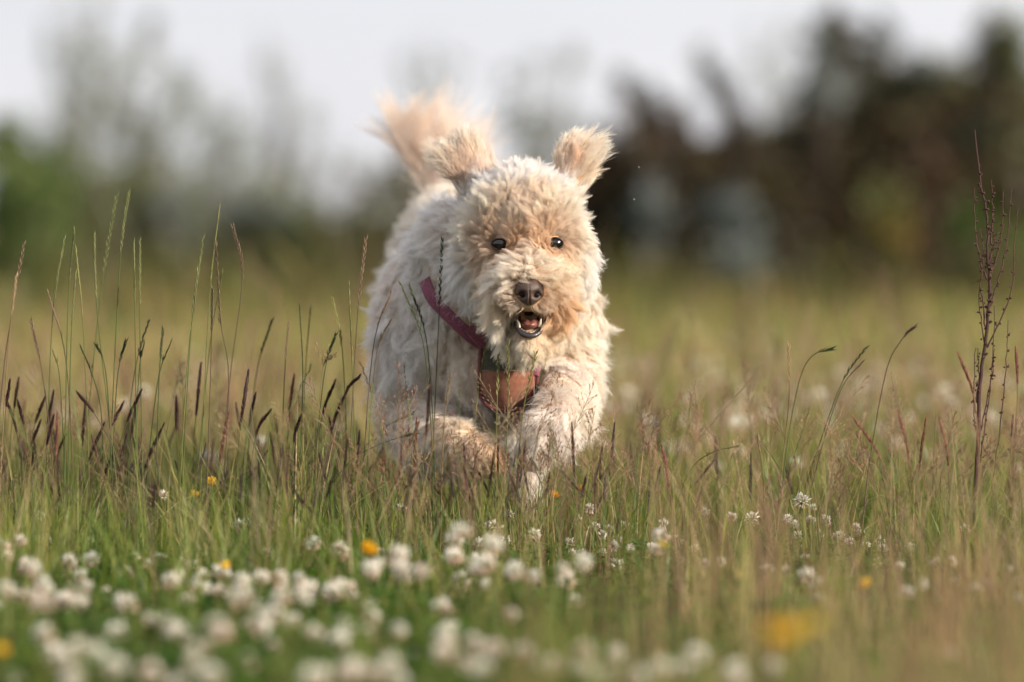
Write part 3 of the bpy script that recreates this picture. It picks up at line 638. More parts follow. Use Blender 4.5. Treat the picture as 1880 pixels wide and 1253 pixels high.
spray('pale_tree', 'pale tree high above the dog\'s tail', 'tree', 46, [(780, 740, 110), (780, 790, 70), (790, 840, 120), (780, 800, 170)], SILV, .14, 150, .05, seed_=8)
spray('grey_tree', 'grey green tree between the dog\'s tail and right ear', 'tree', 40, [(980, 930, 130), (980, 980, 80), (1000, 1050, 110), (990, 1020, 190), (970, 940, 220), (1010, 1090, 210)], SILV + OLV, .14, 230, .05, seed_=9, base_r=.04)
tree('dark_bush', 'low dark green bush right beside the dog\'s right cheek', 'bush', 1130, 30, 270, .30, DRK + DRK + BRN, 22, 280, .08, seed_=10)
spray('russet_bush', 'russet branching bush right of the dog\'s right ear', 'bush', 27.5, [(1260, 1140, 140), (1280, 1190, 165), (1300, 1220, 210), (1250, 1160, 230), (1290, 1250, 190)], BRN + DRK, .07, 260, .045, seed_=11)
spray('russet_bush', 'tall russet bush leaning left between two pale sky gaps', 'bush', 27, [(1440, 1268, 75), (1450, 1300, 130), (1450, 1330, 190), (1470, 1370, 230), (1480, 1400, 250), (1460, 1350, 290), (1480, 1440, 290)], BRN + DRK + DRK, .065, 330, .045, seed_=21)
spray('dark_bush', 'dark bush under the leaning russet bush', 'bush', 28.5, [(1450, 1400, 280), (1480, 1450, 240), (1500, 1490, 200), (1460, 1420, 350), (1490, 1460, 330), (1520, 1500, 280), (1430, 1250, 340), (1400, 1230, 420), (1480, 1440, 420), (1540, 1530, 380)], DRK + BRN, .13, 420, .055, seed_=12)
spray('dark_tree', 'large dark tree mass at the upper right', 'tree', 28, [(1560, 1480, 60), (1580, 1530, 40), (1600, 1580, 90), (1600, 1620, 60), (1620, 1680, 110), (1640, 1740, 130), (1560, 1500, 170), (1590, 1550, 200), (1620, 1610, 190), (1640, 1690, 210), (1660, 1740, 240), (1600, 1570, 300), (1640, 1640, 300), (1680, 1720, 320), (1620, 1590, 400), (1660, 1670, 410), (1700, 1730, 400)], DRK + DRK + BRN, .15, 560, .06, seed_=13, base_r=.05)
spray('dark_tree', 'dark tree behind the dead stem at the right edge', 'tree', 29, [(1790, 1840, 10), (1800, 1870, 60), (1780, 1800, 130), (1790, 1860, 160), (1780, 1770, 210), (1800, 1850, 250), (1800, 1880, 200), (1780, 1790, 300), (1800, 1860, 340), (1780, 1770, 390)], DRK + OLV + BRN, .16, 540, .06, seed_=14, base_r=.05)
tree('dark_thicket', 'low dark thicket under the russet bushes', 'bush', 1220, 30, 215, .34, DRK + DRK + BRN, 22, 330, .09, seed_=41)
tree('dark_thicket', 'dark thicket between the russet bush and the leaning russet bush', 'bush', 1335, 30, 235, .30, DRK + BRN, 16, 300, .08, seed_=47)
tree('dark_thicket', 'low dark thicket at the foot of the large dark tree', 'bush', 1440, 30, 245, .36, DRK + DRK + OLV, 22, 330, .09, seed_=42)
tree('dark_thicket', 'tall dark thicket filling the left half of the large dark tree', 'bush', 1570, 30.5, 120, .38, DRK + BRN, 44, 330, .11, seed_=43)
tree('dark_thicket', 'tall dark thicket filling the right half of the large dark tree', 'bush', 1710, 30.5, 110, .38, DRK + DRK + OLV, 44, 330, .11, seed_=44)
tree('dark_thicket', 'tall dark thicket behind the top of the dead stem', 'bush', 1850, 31, 130, .38, DRK + OLV, 44, 330, .11, seed_=45)
tree('silver_bush', 'pale silvery bush glimmering in front of the russet bushes', 'bush', 1345, 25, 335, .13, SLB, 12, 60, .06, leaf=.035, trunk_r=.01, seed_=17)
tree('silver_bush', 'small silvery bush just right of the dog\'s right ear', 'bush', 1190, 25, 285, .07, SLB, 8, 50, .05, leaf=.03, bottom=.45, trunk_r=.01, seed_=18)
tree('silver_bush', 'silvery tree top high at the left of the large dark tree', 'bush', 1520, 26, 75, .14, SLB, 10, 45, .06, leaf=.035, bottom=1.1, trunk_r=.01, seed_=19)
tree('golden_bush', 'small golden leaved bush in front of the large dark tree', 'bush', 1640, 26, 305, .14, [(.22, .15, .03), (.10, .11, .03), (.06, .06, .02)], 8, 70, .06, seed_=28)
tree('green_bush', 'yellow green bush low at the right edge', 'bush', 1840, 24, 350, .20, OLV + GRN + DRK, 18, 220, .08, seed_=15)
spray('pale_tree', 'pale thin tree high above the russet bushes at right', 'tree', 46, [(1420, 1380, 30), (1430, 1450, 10), (1440, 1500, 50), (1420, 1420, 90)], SILV, .15, 130, .05, seed_=16)
#DOG
# ------------------------------------------------------------------ the dog: one continuous body
A3 = lambda v: np.array(v, float)
bm = bmesh.new()
def ball(c, r, rot=None):
    m = Matrix.Translation(Vector(c)) @ (Matrix.Rotation(rot[0], 4, 'X') @ Matrix.Rotation(rot[1], 4, 'Y') @ Matrix.Rotation(rot[2], 4, 'Z') if rot else Matrix()) @ Matrix.Diagonal((*((r,) * 3 if isinstance(r, (int, float)) else r), 1))
    bmesh.ops.create_icosphere(bm, subdivisions=3, radius=1, matrix=m)
def limb(pts):
    """pts: (px, py, depth, radius) joints"""
    for a, b in zip(pts, pts[1:]):
        A, B = at(*a[:3]), at(*b[:3]); L = (B - A).length; n = max(2, int(L / (min(a[3], b[3]) * .22)))
        for i in range(n + 1):
            t = i / n; ball(A.lerp(B, t), a[3] + (b[3] - a[3]) * t)
# head
ball(at(963, 425, 6.09), (.066, .080, .068)); ball(at(920, 468, 6.12), (.044, .06, .052)); ball(at(1012, 468, 6.12), (.044, .06, .052))
ball(at(960, 372, 6.11), (.060, .060, .036))
limb([(967, 485, 6.05, .046), (970, 520, 5.975, .033), (971, 538, 5.952, .027)])                  # muzzle
limb([(950, 545, 6.0, .022), (940, 560, 6.015, .020)]); limb([(994, 545, 6.0, .022), (1004, 560, 6.015, .020)])   # lips
limb([(968, 580, 6.10, .040), (971, 618, 6.01, .021), (972, 624, 5.985, .014)])                   # lower jaw
# ears, thin flaps thrown up by the run
ball(at(880, 335, 6.135), (.032, .014, .030)); ball(at(1040, 335, 6.135), (.030, .014, .028)); limb([(885, 355, 6.13, .026), (870, 318, 6.13, .017), (855, 290, 6.12, .012)]); ball(at(846, 296, 6.12), (.032, .009, .032), (0, -.5, 0))
limb([(1030, 355, 6.13, .026), (1046, 320, 6.12, .018), (1054, 292, 6.11, .013)]); ball(at(1056, 290, 6.11), (.031, .009, .036), (0, .15, 0))
# neck, trunk
limb([(945, 470, 6.17, .075), (900, 540, 6.27, .095), (885, 600, 6.34, .118)]); ball(at(838, 470, 6.22), (.045, .07, .07))
ball(at(885, 600, 6.35), (.125, .14, .125)); ball(at(865, 580, 6.58), (.120, .2, .125)); ball(at(850, 480, 6.87), (.092, .13, .105))
ball(at(920, 680, 6.25), (.075, .06, .06))
# near-side shoulder and folded foreleg (left in the photo)
ball(at(782, 590, 6.33), (.064, .09, .11)); limb([(778, 640, 6.33, .060), (764, 735, 6.36, .044), (800, 800, 6.24, .036), (858, 826, 6.13, .028), (888, 838, 6.10, .027), (905, 842, 6.09, .022)])
# other foreleg, raised
ball(at(1022, 585, 6.30), (.056, .08, .08)); limb([(1022, 620, 6.28, .050), (1038, 685, 6.27, .040), (1028, 735, 6.16, .033), (1008, 785, 6.08, .027), (988, 815, 6.08, .024), (976, 834, 6.11, .020)])
# hind legs
limb([(785, 560, 6.86, .066), (770, 680, 6.80, .046), (800, 745, 7.00, .026), (815, 790, 7.06, .020), (818, 805, 7.02, .020)])
limb([(925, 560, 6.82, .070), (960, 720, 6.60, .050), (962, 830, 6.55, .028), (965, 900, 6.48, .022), (966, 1020, 6.46, .021)]); ball((at(966, 1020, 6.45).x, at(966, 1020, 6.45).y - .025, .020), (.026, .040, .020))
# tail
TAILP = [(850, 385, 6.98, .024), (805, 330, 7.03, .016), (765, 282, 7.05, .011), (735, 236, 7.06, .007)]
limb(TAILP)
raw = bpy.data.meshes.new('body_raw'); bm.to_mesh(raw); bm.free()
tmp = bpy.data.objects.new('tmp', raw); COL.objects.link(tmp)
md = tmp.modifiers.new('r', 'REMESH'); md.mode = 'VOXEL'; md.voxel_size = .0045; md.adaptivity = 0
md = tmp.modifiers.new('s', 'SMOOTH'); md.factor = .5; md.iterations = 7
dgx = bpy.context.evaluated_depsgraph_get(); bme = bpy.data.meshes.new_from_object(tmp.evaluated_get(dgx))
bpy.data.objects.remove(tmp); bpy.data.meshes.remove(raw)
n = len(bme.vertices); V = np.empty(n * 3, np.float32); bme.vertices.foreach_get('co', V); V = V.reshape(-1, 3).astype(float)
bme.calc_loop_triangles(); T = np.empty(len(bme.loop_triangles) * 3, np.int32); bme.loop_triangles.foreach_get('vertices', T); T = T.reshape(-1, 3)
VN = np.empty(n * 3, np.float32); bme.vertices.foreach_get('normal', VN); VN = VN.reshape(-1, 3)
bme.polygons.foreach_set('use_smooth', [True] * len(bme.polygons))
BV = BVHTree.FromPolygons([Vector(v) for v in V], T.tolist())
M_SKIN = principled('dog_skin', (.50, .33, .20), .8, .2, noise=(60, .25))
bme.name = 'dog'
ORG = Vector((at(880, 600, 6.4).x, 6.4, 0))
dog = link('dog', bme, mat=M_SKIN)
tag(dog, 'shaggy cream and apricot dog running toward the camera with open mouth and flying ears', 'dog')
def hit(px, py, d0=5.7):
    o = at(px, py, .5); e = at(px, py, 6); r = BV.ray_cast(o, (e - o).normalized()); return r[0], r[1]

# harness pieces
HP = []
def ribbon(name, pts, wid, off, mat, parent, m=26, thick=.0025, twist=None):
    """webbing laid over the chest: pts are pixels, found on the body's own surface"""
    S_ = []
    for x, y in smooth_path([(a, b, 0) for a, b in pts], m)[:, :2]:
        h, nn = hit(x, y)
        if h is None: continue
        S_.append((np.array(h + (Vector((0, -1, 0)) * .7 + nn * .5).normalized() * off), np.array(nn)))
    P = A3([s[0] for s in S_])
    if name == 'harness': P[:, 1] += .030 * np.clip(1 - np.arange(len(P)) / 5, 0, 1)
    for _ in range(6): P[1:-1] = (P[:-2] + P[1:-1] * 2 + P[2:]) / 4
    N = A3([s[1] for s in S_]) * .4 + np.array([0, -.8, .1]); N /= np.linalg.norm(N, axis=1)[:, None]
    D = np.gradient(P, axis=0); D /= np.linalg.norm(D, axis=1)[:, None]; W = np.cross(D, N); W /= np.linalg.norm(W, axis=1)[:, None]
    HP.extend(P.tolist()); k = len(P); prof = [(-1, 0), (-1, 1), (-.8, 1.25), (.8, 1.25), (1, 1), (1, 0)]
    V_ = np.concatenate([P + W * wid / 2 * a + N * thick * b for a, b in prof]); Q = []
    for j in range(6):
        for i in range(k - 1): Q.append((j * k + i, j * k + i + 1, ((j + 1) % 6) * k + i + 1, ((j + 1) % 6) * k + i))
    a = Acc(); a.add(V_, Q); return link(name, a.mesh(name), parent, mat)
M_BIND = principled('maroon_binding', (.13, .045, .045), .8, .25, noise=(300, .3), bump=.3)
M_MAG = principled('rose_webbing', (.19, .055, .088), .75, .3, noise=(300, .3), bump=.3, sheen=.3)
M_GRN = principled('green_fabric', (.040, .042, .020), .85, .2, noise=(250, .3), bump=.3, sheen=.3)
M_RUST = principled('rust_fabric', (.21, .085, .050), .8, .25, noise=(220, .25), bump=.3, sheen=.3)
M_METAL = principled('ring_metal', (.35, .30, .26), .35, .5); M_METAL.node_tree.nodes['Principled BSDF'].inputs['Metallic'].default_value = .8
M_BLK = principled('black_webbing', (.02, .018, .02), .7, .3)
har = ribbon('harness', [(796, 508), (808, 538), (835, 572), (870, 606), (905, 648), (925, 690)], .018, .030, M_MAG, dog)
a = Acc(); tube(a, [at(*q_) for q_ in ((1012, 590, 6.20), (1000, 625, 6.175), (990, 655, 6.160), (983, 690, 6.155))], .0055, (1, 1, 1), 8); link('side_strap', a.mesh('side_strap'), har, M_MAG)
ribbon('collar_strap', [(872, 585), (892, 610), (912, 618), (925, 628)], .020, .037, M_MAG, har)
# chest panel: a padded shield bulging toward the camera
def panel(name, py0, py1, cols_, mat, off=0.0, inset=0.0):
    a = Acc(); m, k = 15, 15; P = []
    for i in range(m):
        py = py0 + (py1 - py0) * i / (m - 1); tt = (py - 600) / (756 - 600)
        half = (54 - 2 * tt) if tt < .72 else 52.5 * math.sqrt(max(0, 1 - ((tt - .72) / .285) ** 2))
        half = max(half, 2) - inset; cx = 938 - 8 * tt
        for j in range(k):
            s = j / (k - 1) * 2 - 1
            P.append(at(cx + s * half, py, 6.150 + .030 * s * s - .022 * math.sin(math.pi * min(1, max(0, tt))) + off))
    P = A3(P); Q = [(i * k + j, i * k + j + 1, (i + 1) * k + j + 1, (i + 1) * k + j) for i in range(m - 1) for j in range(k - 1)]
    nb = len(P); B = P + np.array([0, .008, 0]); Qb = [tuple(q + nb for q in qq[::-1]) for qq in Q]
    rim = [j for j in range(k)] + [i * k + k - 1 for i in range(1, m)] + [(m - 1) * k + j for j in range(k - 2, -1, -1)] + [i * k for i in range(m - 2, 0, -1)]
    Qr = [(rim[i], rim[(i + 1) % len(rim)], rim[(i + 1) % len(rim)] + nb, rim[i] + nb) for i in range(len(rim))]
    a.add(np.concatenate([P, B]), Q + Qb + Qr); HP.extend(P[::4].tolist()); return link(name, a.mesh(name), har, mat)
panel('green_panel', 606, 680, None, M_GRN); panel('rust_panel', 681, 755, None, M_RUST, -.0012)
rim = []
a = Acc()
for sgn in (-1, 1):
    pts = []
    for i in range(24):
        tt = i / 23; py = 604 + (757 - 604) * tt
        t2 = (py - 600) / 156; half = (54 - 2 * t2) if t2 < .72 else 52.5 * math.sqrt(max(0, 1 - ((t2 - .72) / .285) ** 2))
        half = max(half, 1); pts.append(at(938 - 8 * t2 + sgn * half, py, 6.150 + .030 - .022 * math.sin(math.pi * min(1, t2)) - .002 - .028 * max(0, (t2 - .8) / .2)))
    tube(a, pts, .0035, (1, 1, 1), 6)
link('panel_binding', a.mesh('panel_binding'), har, M_BIND)
def torus(R0, r0, mat, name, parent, loc, rot, sx=1.0):
    a = Acc(); an = np.linspace(0, 2 * math.pi, 33); tube(a, np.stack([np.cos(an) * R0 * sx, np.sin(an) * R0, an * 0], -1), r0, (1, 1, 1), 8)
    o = link(name, a.mesh(name), parent, mat); o.location = loc; o.rotation_euler = rot; return o
h, _ = hit(874, 584); torus(.0095, .0018, M_METAL, 'ring', har, h + Vector((0, -.045, 0)), (1.4, .3, .4))
bk = bmesh.new(); bmesh.ops.create_cube(bk, size=1, matrix=Matrix.Translation(h + Vector((.010, -.040, -.008))) @ Matrix.Rotation(.7, 4, 'Y') @ Matrix.Diagonal((.012, .006, .018, 1)))
bmesh.ops.bevel(bk, geom=bk.edges[:], offset=.0012, segments=2, affect='EDGES'); link('clip', bm_mesh('clip', bk), har, M_BLK)

# eyes
def uv(c, r, name, parent, mat, seg=24, scale=(1, 1, 1)):
    b = bmesh.new(); bmesh.ops.create_uvsphere(b, u_segments=seg, v_segments=seg // 2, radius=r, matrix=Matrix.Translation(c) @ Matrix.Diagonal((*scale, 1))); return link(name, bm_mesh(name, b), parent, mat)
M_EYE = principled('eye', (.006, .003, .002), .08, .3, coat=.9); M_IRIS = principled('iris', (.05, .018, .008), .2, .5); M_LID = principled('eyelid', (.03, .018, .014), .45, .4)
EYES = []
for ex, ey in ((917, 448), (1019, 447)):
    h, nn = hit(ex, ey); c = h + Vector((0, -.0022, 0)); EYES.append(c)
    e = uv(c, .0100, 'eye', dog, M_EYE, 28, (1.10, 1, .90))
    P = []; an = np.linspace(0, 2 * math.pi, 41)
    for q in an:
        x = math.cos(q) * .0112; z = math.sin(q) * .0080 * (1 if math.sin(q) > 0 else .95) - .0004; y = -math.sqrt(max(1e-8, .0106 ** 2 - min(.0106 ** 2 * .98, x * x * .75 + z * z))) ; P.append((c.x + x, c.y + y, c.z + z))
    l = Acc(); tube(l, P, .0012, (1, 1, 1), 6); link('eyelid', l.mesh('eyelid'), e, M_LID)
    print('eye', c, nn)
# nose
M_NOSE = principled('nose', (.075, .048, .038), .38, .5, noise=(900, .25), bump=.8)
nc = at(972, 537, 5.935); b = bmesh.new(); bmesh.ops.create_uvsphere(b, u_segments=64, v_segments=48, radius=1, matrix=Matrix.Rotation(math.pi / 2, 4, 'X'))
for v in b.verts:
    x, y_, z = v.co
    wid = 1.0 + .10 * max(0, z) - .32 * max(0, -z) ** 1.5
    v.co = Vector((x * .0200 * wid, y_ * .0175, z * .0186 + .0015 * (1 - abs(x)) * (z > 0)))
    front = max(0, -y_)
    for sg in (-1, 1):
        dx = (v.co.x - sg * .0095) / .0042; dz = (v.co.z + .0035) / .0040; g = math.exp(-(dx * dx + dz * dz) * .9)
        dx2 = (v.co.x - sg * .0140) / .0050; dz2 = (v.co.z + .0052 + .0) / .0016; g2 = math.exp(-(dx2 * dx2 + dz2 * dz2))
        v.co.y += (g * .011 + g2 * .005) * (front > .15)
    v.co.y += .0018 * math.exp(-(v.co.x / .0011) ** 2) * (1 if v.co.z < .002 else .2)
    v.co += nc
link('nose', bm_mesh('nose', b), dog, M_NOSE)
# nostril linings
M_DARK = principled('nostril', (.006, .004, .004), .6, .2)
for sg in (-1, 1): uv(nc + Vector((sg * .0098, -.0085, -.0036)), .0034, 'nostril', dog, M_DARK, 16, (1.25, .6, .9))
# mouth
M_MOUTH = principled('mouth_lining', (.10, .035, .028), .35, .5, noise=(120, .4), bump=.4); M_TONG = principled('tongue', (.20, .075, .06), .35, .5, noise=(400, .2), bump=.5)
M_TOOTH = principled('tooth', (.42, .37, .28), .3, .5, noise=(300, .08)); M_LIP = principled('lip', (.045, .040, .045), .32, .5, noise=(400, .4), bump=.6)
mc = at(972, 586, 5.985)
a = Acc(); m, k = 9, 28; P = []
for i in range(m):
    r = i / (m - 1)
    for j in range(k):
        q = j * 2 * math.pi / k; xx = math.cos(q) * .0230 * r; zz = math.sin(q) * (.0185 if math.sin(q) > 0 else .0215) * r
        P.append((mc.x + xx, mc.y + .032 * (1 - r * r) + .006 * max(0, math.sin(q)) * r, mc.z + zz))
Q = [(i * k + j, i * k + (j + 1) % k, (i + 1) * k + (j + 1) % k, (i + 1) * k + j) for i in range(m - 1) for j in range(k)]
a.add(P, Q); mouth = link('mouth', a.mesh('mouth'), dog, M_MOUTH)
lipP = [(942, 573, 6.010), (944, 588, 5.994), (949, 602, 5.978), (958, 613, 5.970), (972, 617, 5.967), (986, 614, 5.970), (995, 603, 5.978), (1000, 588, 5.994), (1002, 572, 6.010)]
a = Acc(); P = smooth_path([at(*q) for q in lipP], 40); tube(a, P, .0009 + .0030 * np.sin(np.linspace(0, math.pi, 40)) ** 1.5, (1, 1, 1), 10); link('lower_lip', a.mesh('lower_lip'), mouth, M_LIP)
uplip = [(942, 573, 6.008), (949, 567, 5.985), (962, 565, 5.972), (972, 563, 5.968), (982, 565, 5.972), (995, 566, 5.985), (1002, 572, 6.008)]
a = Acc(); tube(a, smooth_path([at(*q) for q in uplip], 30), .0009, (1, 1, 1), 8); link('upper_lip', a.mesh('upper_lip'), mouth, M_LIP)
# tongue
tb = bmesh.new(); bmesh.ops.create_uvsphere(tb, u_segments=32, v_segments=20, radius=1)
tc_ = at(972, 596, 5.995)
for v in tb.verts:
    x, y_, z = v.co; v.co = Vector((x * .0140, y_ * .020, z * .0085 - .003 * math.exp(-(x / .25) ** 2) * (z > 0))) + tc_
link('tongue', bm_mesh('tongue', tb), mouth, M_TONG)
def tooth(p, d, ln, r):
    a = Acc(); p = A3(p); u, v, d = frame_of(d); n_ = 8
    tube(a, [p, p + d * ln * .45 + v * 0, p + d * ln * .8, p + d * ln], [r, r * .85, r * .45, r * .08], (1, 1, 1), 10); return link('tooth', a.mesh('tooth'), mouth, M_TOOTH)
tooth(at(953, 602, 5.982), (-.22, -.10, 1), .0125, .0030); tooth(at(990, 601, 5.984), (.22, -.10, 1), .0125, .0030)
a = Acc(); tube(a, smooth_path([at(*q) for q in ((956, 605, 5.981), (963, 609, 5.975), (972, 611, 5.972), (981, 609, 5.975), (988, 605, 5.981))], 26), .0016 + .0004 * np.sin(np.arange(26) * 1.55), (1, 1, 1), 8)
link('incisor_row', a.mesh('incisor_row'), mouth, principled('gum_and_teeth', (.30, .26, .22), .3, .5, noise=(260, .5), bump=.5))

# ------------------------------------------------------------------ fur
WHT, CRM, APR, ORG_, BRW = (.91, .90, .88), (.90, .82, .73), (.87, .74, .60), (.78, .57, .37), (.24, .15, .10)
PEA = (.90, .82, .77); TAL = (.86, .73, .64)
GD = [  # px, py, depth, (right, toward the camera, up), length, colour, lift, curl
 (965, 405, 6.0, (0, .35, 1), .026, CRM, .5, .6), (925, 400, 6.0, (-.35, .3, .9), .028, CRM, .5, .6), (1005, 400, 6.0, (.35, .3, .9), .028, CRM, .5, .6),
 (880, 380, 6.04, (-.75, .3, .6), .034, CRM, .45, .8), (1040, 380, 6.04, (.7, .3, .6), .030, CRM, .45, .8), (955, 335, 6.08, (-.1, .1, .6), .022, WHT, .5, .8), (905, 340, 6.1, (-.5, .1, .3), .020, WHT, .5, .8), (1010, 345, 6.1, (.4, .1, .3), .018, WHT, .5, .8),
 (855, 430, 6.08, (-.95, .3, -.1), .040, CRM, .35, .9), (860, 480, 6.10, (-.8, .3, -.6), .045, WHT, .3, 1), (870, 535, 6.12, (-.6, .3, -.85), .045, WHT, .3, 1.1),
 (1065, 420, 6.08, (.8, .3, -.4), .032, CRM, .4, .9), (1075, 470, 6.10, (.7, .3, -.7), .036, WHT, .4, 1), (1065, 530, 6.12, (.6, .3, -.8), .038, CRM, .3, 1.1),
 (905, 490, 6.03, (-.6, .45, -.6), .028, APR, .3, 1.1), (1030, 490, 6.03, (.6, .45, -.6), .028, APR, .3, 1.1),
 (968, 470, 6.0, (0, .6, .6), .013, CRM, .4, .5), (970, 505, 5.96, (0, .5, .9), .0148, CRM, .5, .6), (956, 518, 5.955, (-.8, .5, .15), .018, CRM, .4, .8), (987, 518, 5.955, (.8, .5, .15), .018, APR, .4, .8),
 (942, 510, 5.97, (-.9, .4, -.35), .026, CRM, .3, 1.2), (1002, 510, 5.97, (.9, .4, -.35), .024, APR, .3, 1.2), (930, 535, 5.99, (-.7, .35, -.7), .032, APR, .3, 1.3), (1012, 535, 5.99, (.8, .35, -.55), .027, ORG_, .3, 1.2),
 (938, 562, 6.0, (-.45, .2, -.9), .030, CRM, .25, 1), (1008, 560, 6.0, (.75, .25, -.7), .024, ORG_, .3, 1), (972, 560, 5.965, (0, .4, -.9), .004, BRW, .3, 0),
 (955, 560, 5.97, (-.7, .3, -.7), .010, APR, .3, .5), (990, 560, 5.97, (.7, .3, -.7), .010, ORG_, .3, .5),
 (972, 630, 5.98, (0, .35, -1), .020, APR, .35, .9), (950, 622, 5.99, (-.35, .3, -1), .024, CRM, .35, 1), (995, 622, 5.99, (.4, .3, -1), .022, APR, .35, 1), (925, 605, 6.04, (-.45, .2, -.9), .034, CRM, .3, 1), (1018, 600, 6.04, (.5, .2, -.9), .032, APR, .3, 1),
 (917, 428, 6.0, (-.15, .35, 1), .012, APR, .4, .3), (900, 436, 6.0, (-.7, .35, .5), .012, BRW, .4, .3), (934, 436, 6.0, (.2, .45, .9), .010, ORG_, .4, .3), (917, 466, 6.0, (-.4, .35, -.9), .011, ORG_, .3, .3), (942, 455, 6.0, (.1, .7, -.4), .010, ORG_, .3, .3), (898, 455, 6.0, (-.9, .3, -.3), .014, ORG_, .3, .3),
 (1019, 427, 6.0, (.15, .35, 1), .012, APR, .4, .3), (1036, 435, 6.0, (.7, .35, .5), .012, BRW, .4, .3), (1003, 435, 6.0, (-.2, .45, .9), .010, ORG_, .4, .3), (1019, 466, 6.0, (.4, .35, -.9), .011, ORG_, .3, .3), (996, 455, 6.0, (-.1, .7, -.4), .010, APR, .3, .3), (1038, 455, 6.0, (.9, .3, -.3), .012, ORG_, .3, .3),
 (970, 428, 5.99, (0, .5, .8), .014, ORG_, .5, .6), (968, 410, 5.99, (.1, .6, .6), .012, (.55, .32, .16), .6, .8), (972, 446, 5.99, (0, .6, .5), .013, (.42, .30, .21), .4, .4),
 (855, 300, 6.11, (-.2, 0, 1), .034, (.78, .66, .56), 0, .3), (822, 290, 6.11, (-.9, 0, .5), .032, CRM, 0, .4), (872, 275, 6.11, (.1, 0, 1), .034, CRM, 0, .4), (838, 275, 6.11, (-.6, 0, .8), .018, CRM, 0, .4), (872, 330, 6.12, (-.15, 0, 1), .034, (.72, .60, .52), 0, .4), (885, 350, 6.1, (-.4, .1, .6), .024, WHT, .1, .6),  # darker tones inside the left ear paint in its shading
 (1050, 300, 6.10, (.2, 0, 1), .026, (.76, .60, .48), 0, .3), (1030, 280, 6.10, (-.1, 0, 1), .012, CRM, 0, .3), (1055, 258, 6.10, (.6, 0, .8), .014, CRM, 0, .3), (1080, 265, 6.10, (1, 0, .35), .032, CRM, 0, .5), (1080, 298, 6.10, (.8, 0, .6), .032, CRM, 0, .4), (1065, 330, 6.12, (.45, 0, .9), .036, APR, 0, .4), (1035, 350, 6.1, (.2, .1, .8), .022, WHT, .1, .5),
 (820, 440, 6.22, (-.8, .2, -.2), .040, WHT, .4, .9), (815, 490, 6.22, (-.6, .25, -.8), .048, WHT, .3, 1), (845, 545, 6.24, (-.35, .3, -1), .046, WHT, .25, 1), (835, 385, 6.25, (-.7, .1, .4), .034, WHT, .5, .8), (900, 600, 6.2, (-.2, .3, -1), .03, CRM, .25, .9), (960, 650, 6.15, (0, .3, -1), .03, CRM, .25, .9),
 (840, 640, 6.23, (-.1, .3, -1), .042, CRM, .25, 1), (1000, 640, 6.22, (.2, .3, -1), .036, APR, .25, 1), (930, 770, 6.2, (.1, .2, -1), .030, WHT, .25, .8), (860, 720, 6.25, (.1, .2, -1), .036, PEA, .25, 1),
 (745, 545, 6.30, (-.45, .25, -.85), .034, PEA, .3, .8), (705, 600, 6.34, (-.6, .2, -.7), .036, PEA, .3, .8), (760, 620, 6.27, (-.2, .3, -.95), .044, WHT, .25, 1), (735, 480, 6.42, (-.7, .1, .1), .030, PEA, .4, .6), (700, 680, 6.36, (-.5, .2, -.85), .040, CRM, .3, .8),
 (730, 740, 6.34, (-.3, .2, -1), .042, CRM, .3, .8), (790, 770, 6.26, (-.05, .2, -1), .040, CRM, .3, .8), (850, 815, 6.12, (-.05, .2, -1), .024, APR, .3, .6), (890, 830, 6.08, (.2, .3, -.8), .010, APR, .3, .3), (908, 840, 6.07, (.5, .3, -.6), .007, ORG_, .3, .1),  # orange at the paw tip imitates warm light along its edge
 (1050, 590, 6.24, (.4, .3, -.8), .030, CRM, .2, .9), (1075, 640, 6.25, (.5, .25, -.7), .034, CRM, .2, .9), (1085, 700, 6.24, (.5, .2, -.9), .036, CRM, .2, .9), (1065, 750, 6.16, (.4, .2, -1), .044, CRM, .2, .8), (1030, 770, 6.07, (.15, .25, -1), .044, PEA, .25, .8), (1045, 690, 6.2, (-.15, .3, -1), .040, PEA, .25, .9), (990, 815, 6.06, (0, .25, -1), .028, CRM, .3, .6), (975, 838, 6.10, (0, .2, -1), .010, CRM, .3, .2),
 (785, 380, 6.85, (-.6, 0, .5), .026, CRM, .5, .6), (845, 345, 6.85, (-.1, 0, 1), .020, CRM, .5, .6), (720, 470, 6.7, (-.8, -.1, 0), .030, PEA, .4, .6), (850, 420, 6.5, (0, -.4, .6), .030, CRM, .4, .6), (985, 560, 6.5, (.8, -.2, -.3), .030, CRM, .4, .6), (850, 480, 7.05, (0, -1, 0), .03, CRM, .3, .6), (900, 740, 6.5, (0, -.1, -1), .035, CRM, .3, .6),
 (850, 385, 6.98, (.5, 0, 1), .07, TAL, .1, .2), (815, 330, 7.02, (.75, 0, .9), .12, TAL, .0, .15), (785, 300, 7.04, (.55, 0, 1), .115, TAL, .0, .15), (765, 275, 7.05, (.35, 0, 1), .095, TAL, .0, .15), (735, 236, 7.06, (-.25, 0, 1), .062, TAL, .0, .1), (748, 268, 7.05, (-.2, 0, 1), .05, TAL, .0, .1), (790, 340, 7.03, (-.35, 0, .5), .028, TAL, .2, .3),
 (810, 780, 7.0, (0, .1, -1), .012, CRM, .3, .2), (760, 640, 6.8, (-.4, .1, -.8), .03, CRM, .3, .5), (962, 850, 6.5, (0, .1, -1), .016, WHT, .3, .4), (966, 980, 6.45, (0, .1, -1), .006, WHT, .3, .1), (960, 740, 6.6, (.1, .1, -1), .02, CRM, .3, .4)]
GD = [(g[0], g[1], g[2], (g[3][0], g[3][1] * (.25 if g[2] < 6.13 and g[3][1] < .5 else 1), g[3][2]), g[4] * ((1.6 if g[1] > 485 and 920 < g[0] < 1025 else 1.25 if 900 < g[0] < 1035 else 1.0) if g[2] < 6.13 and .015 < g[4] and g[1] < 600 else 1), *g[5:]) for g in GD]
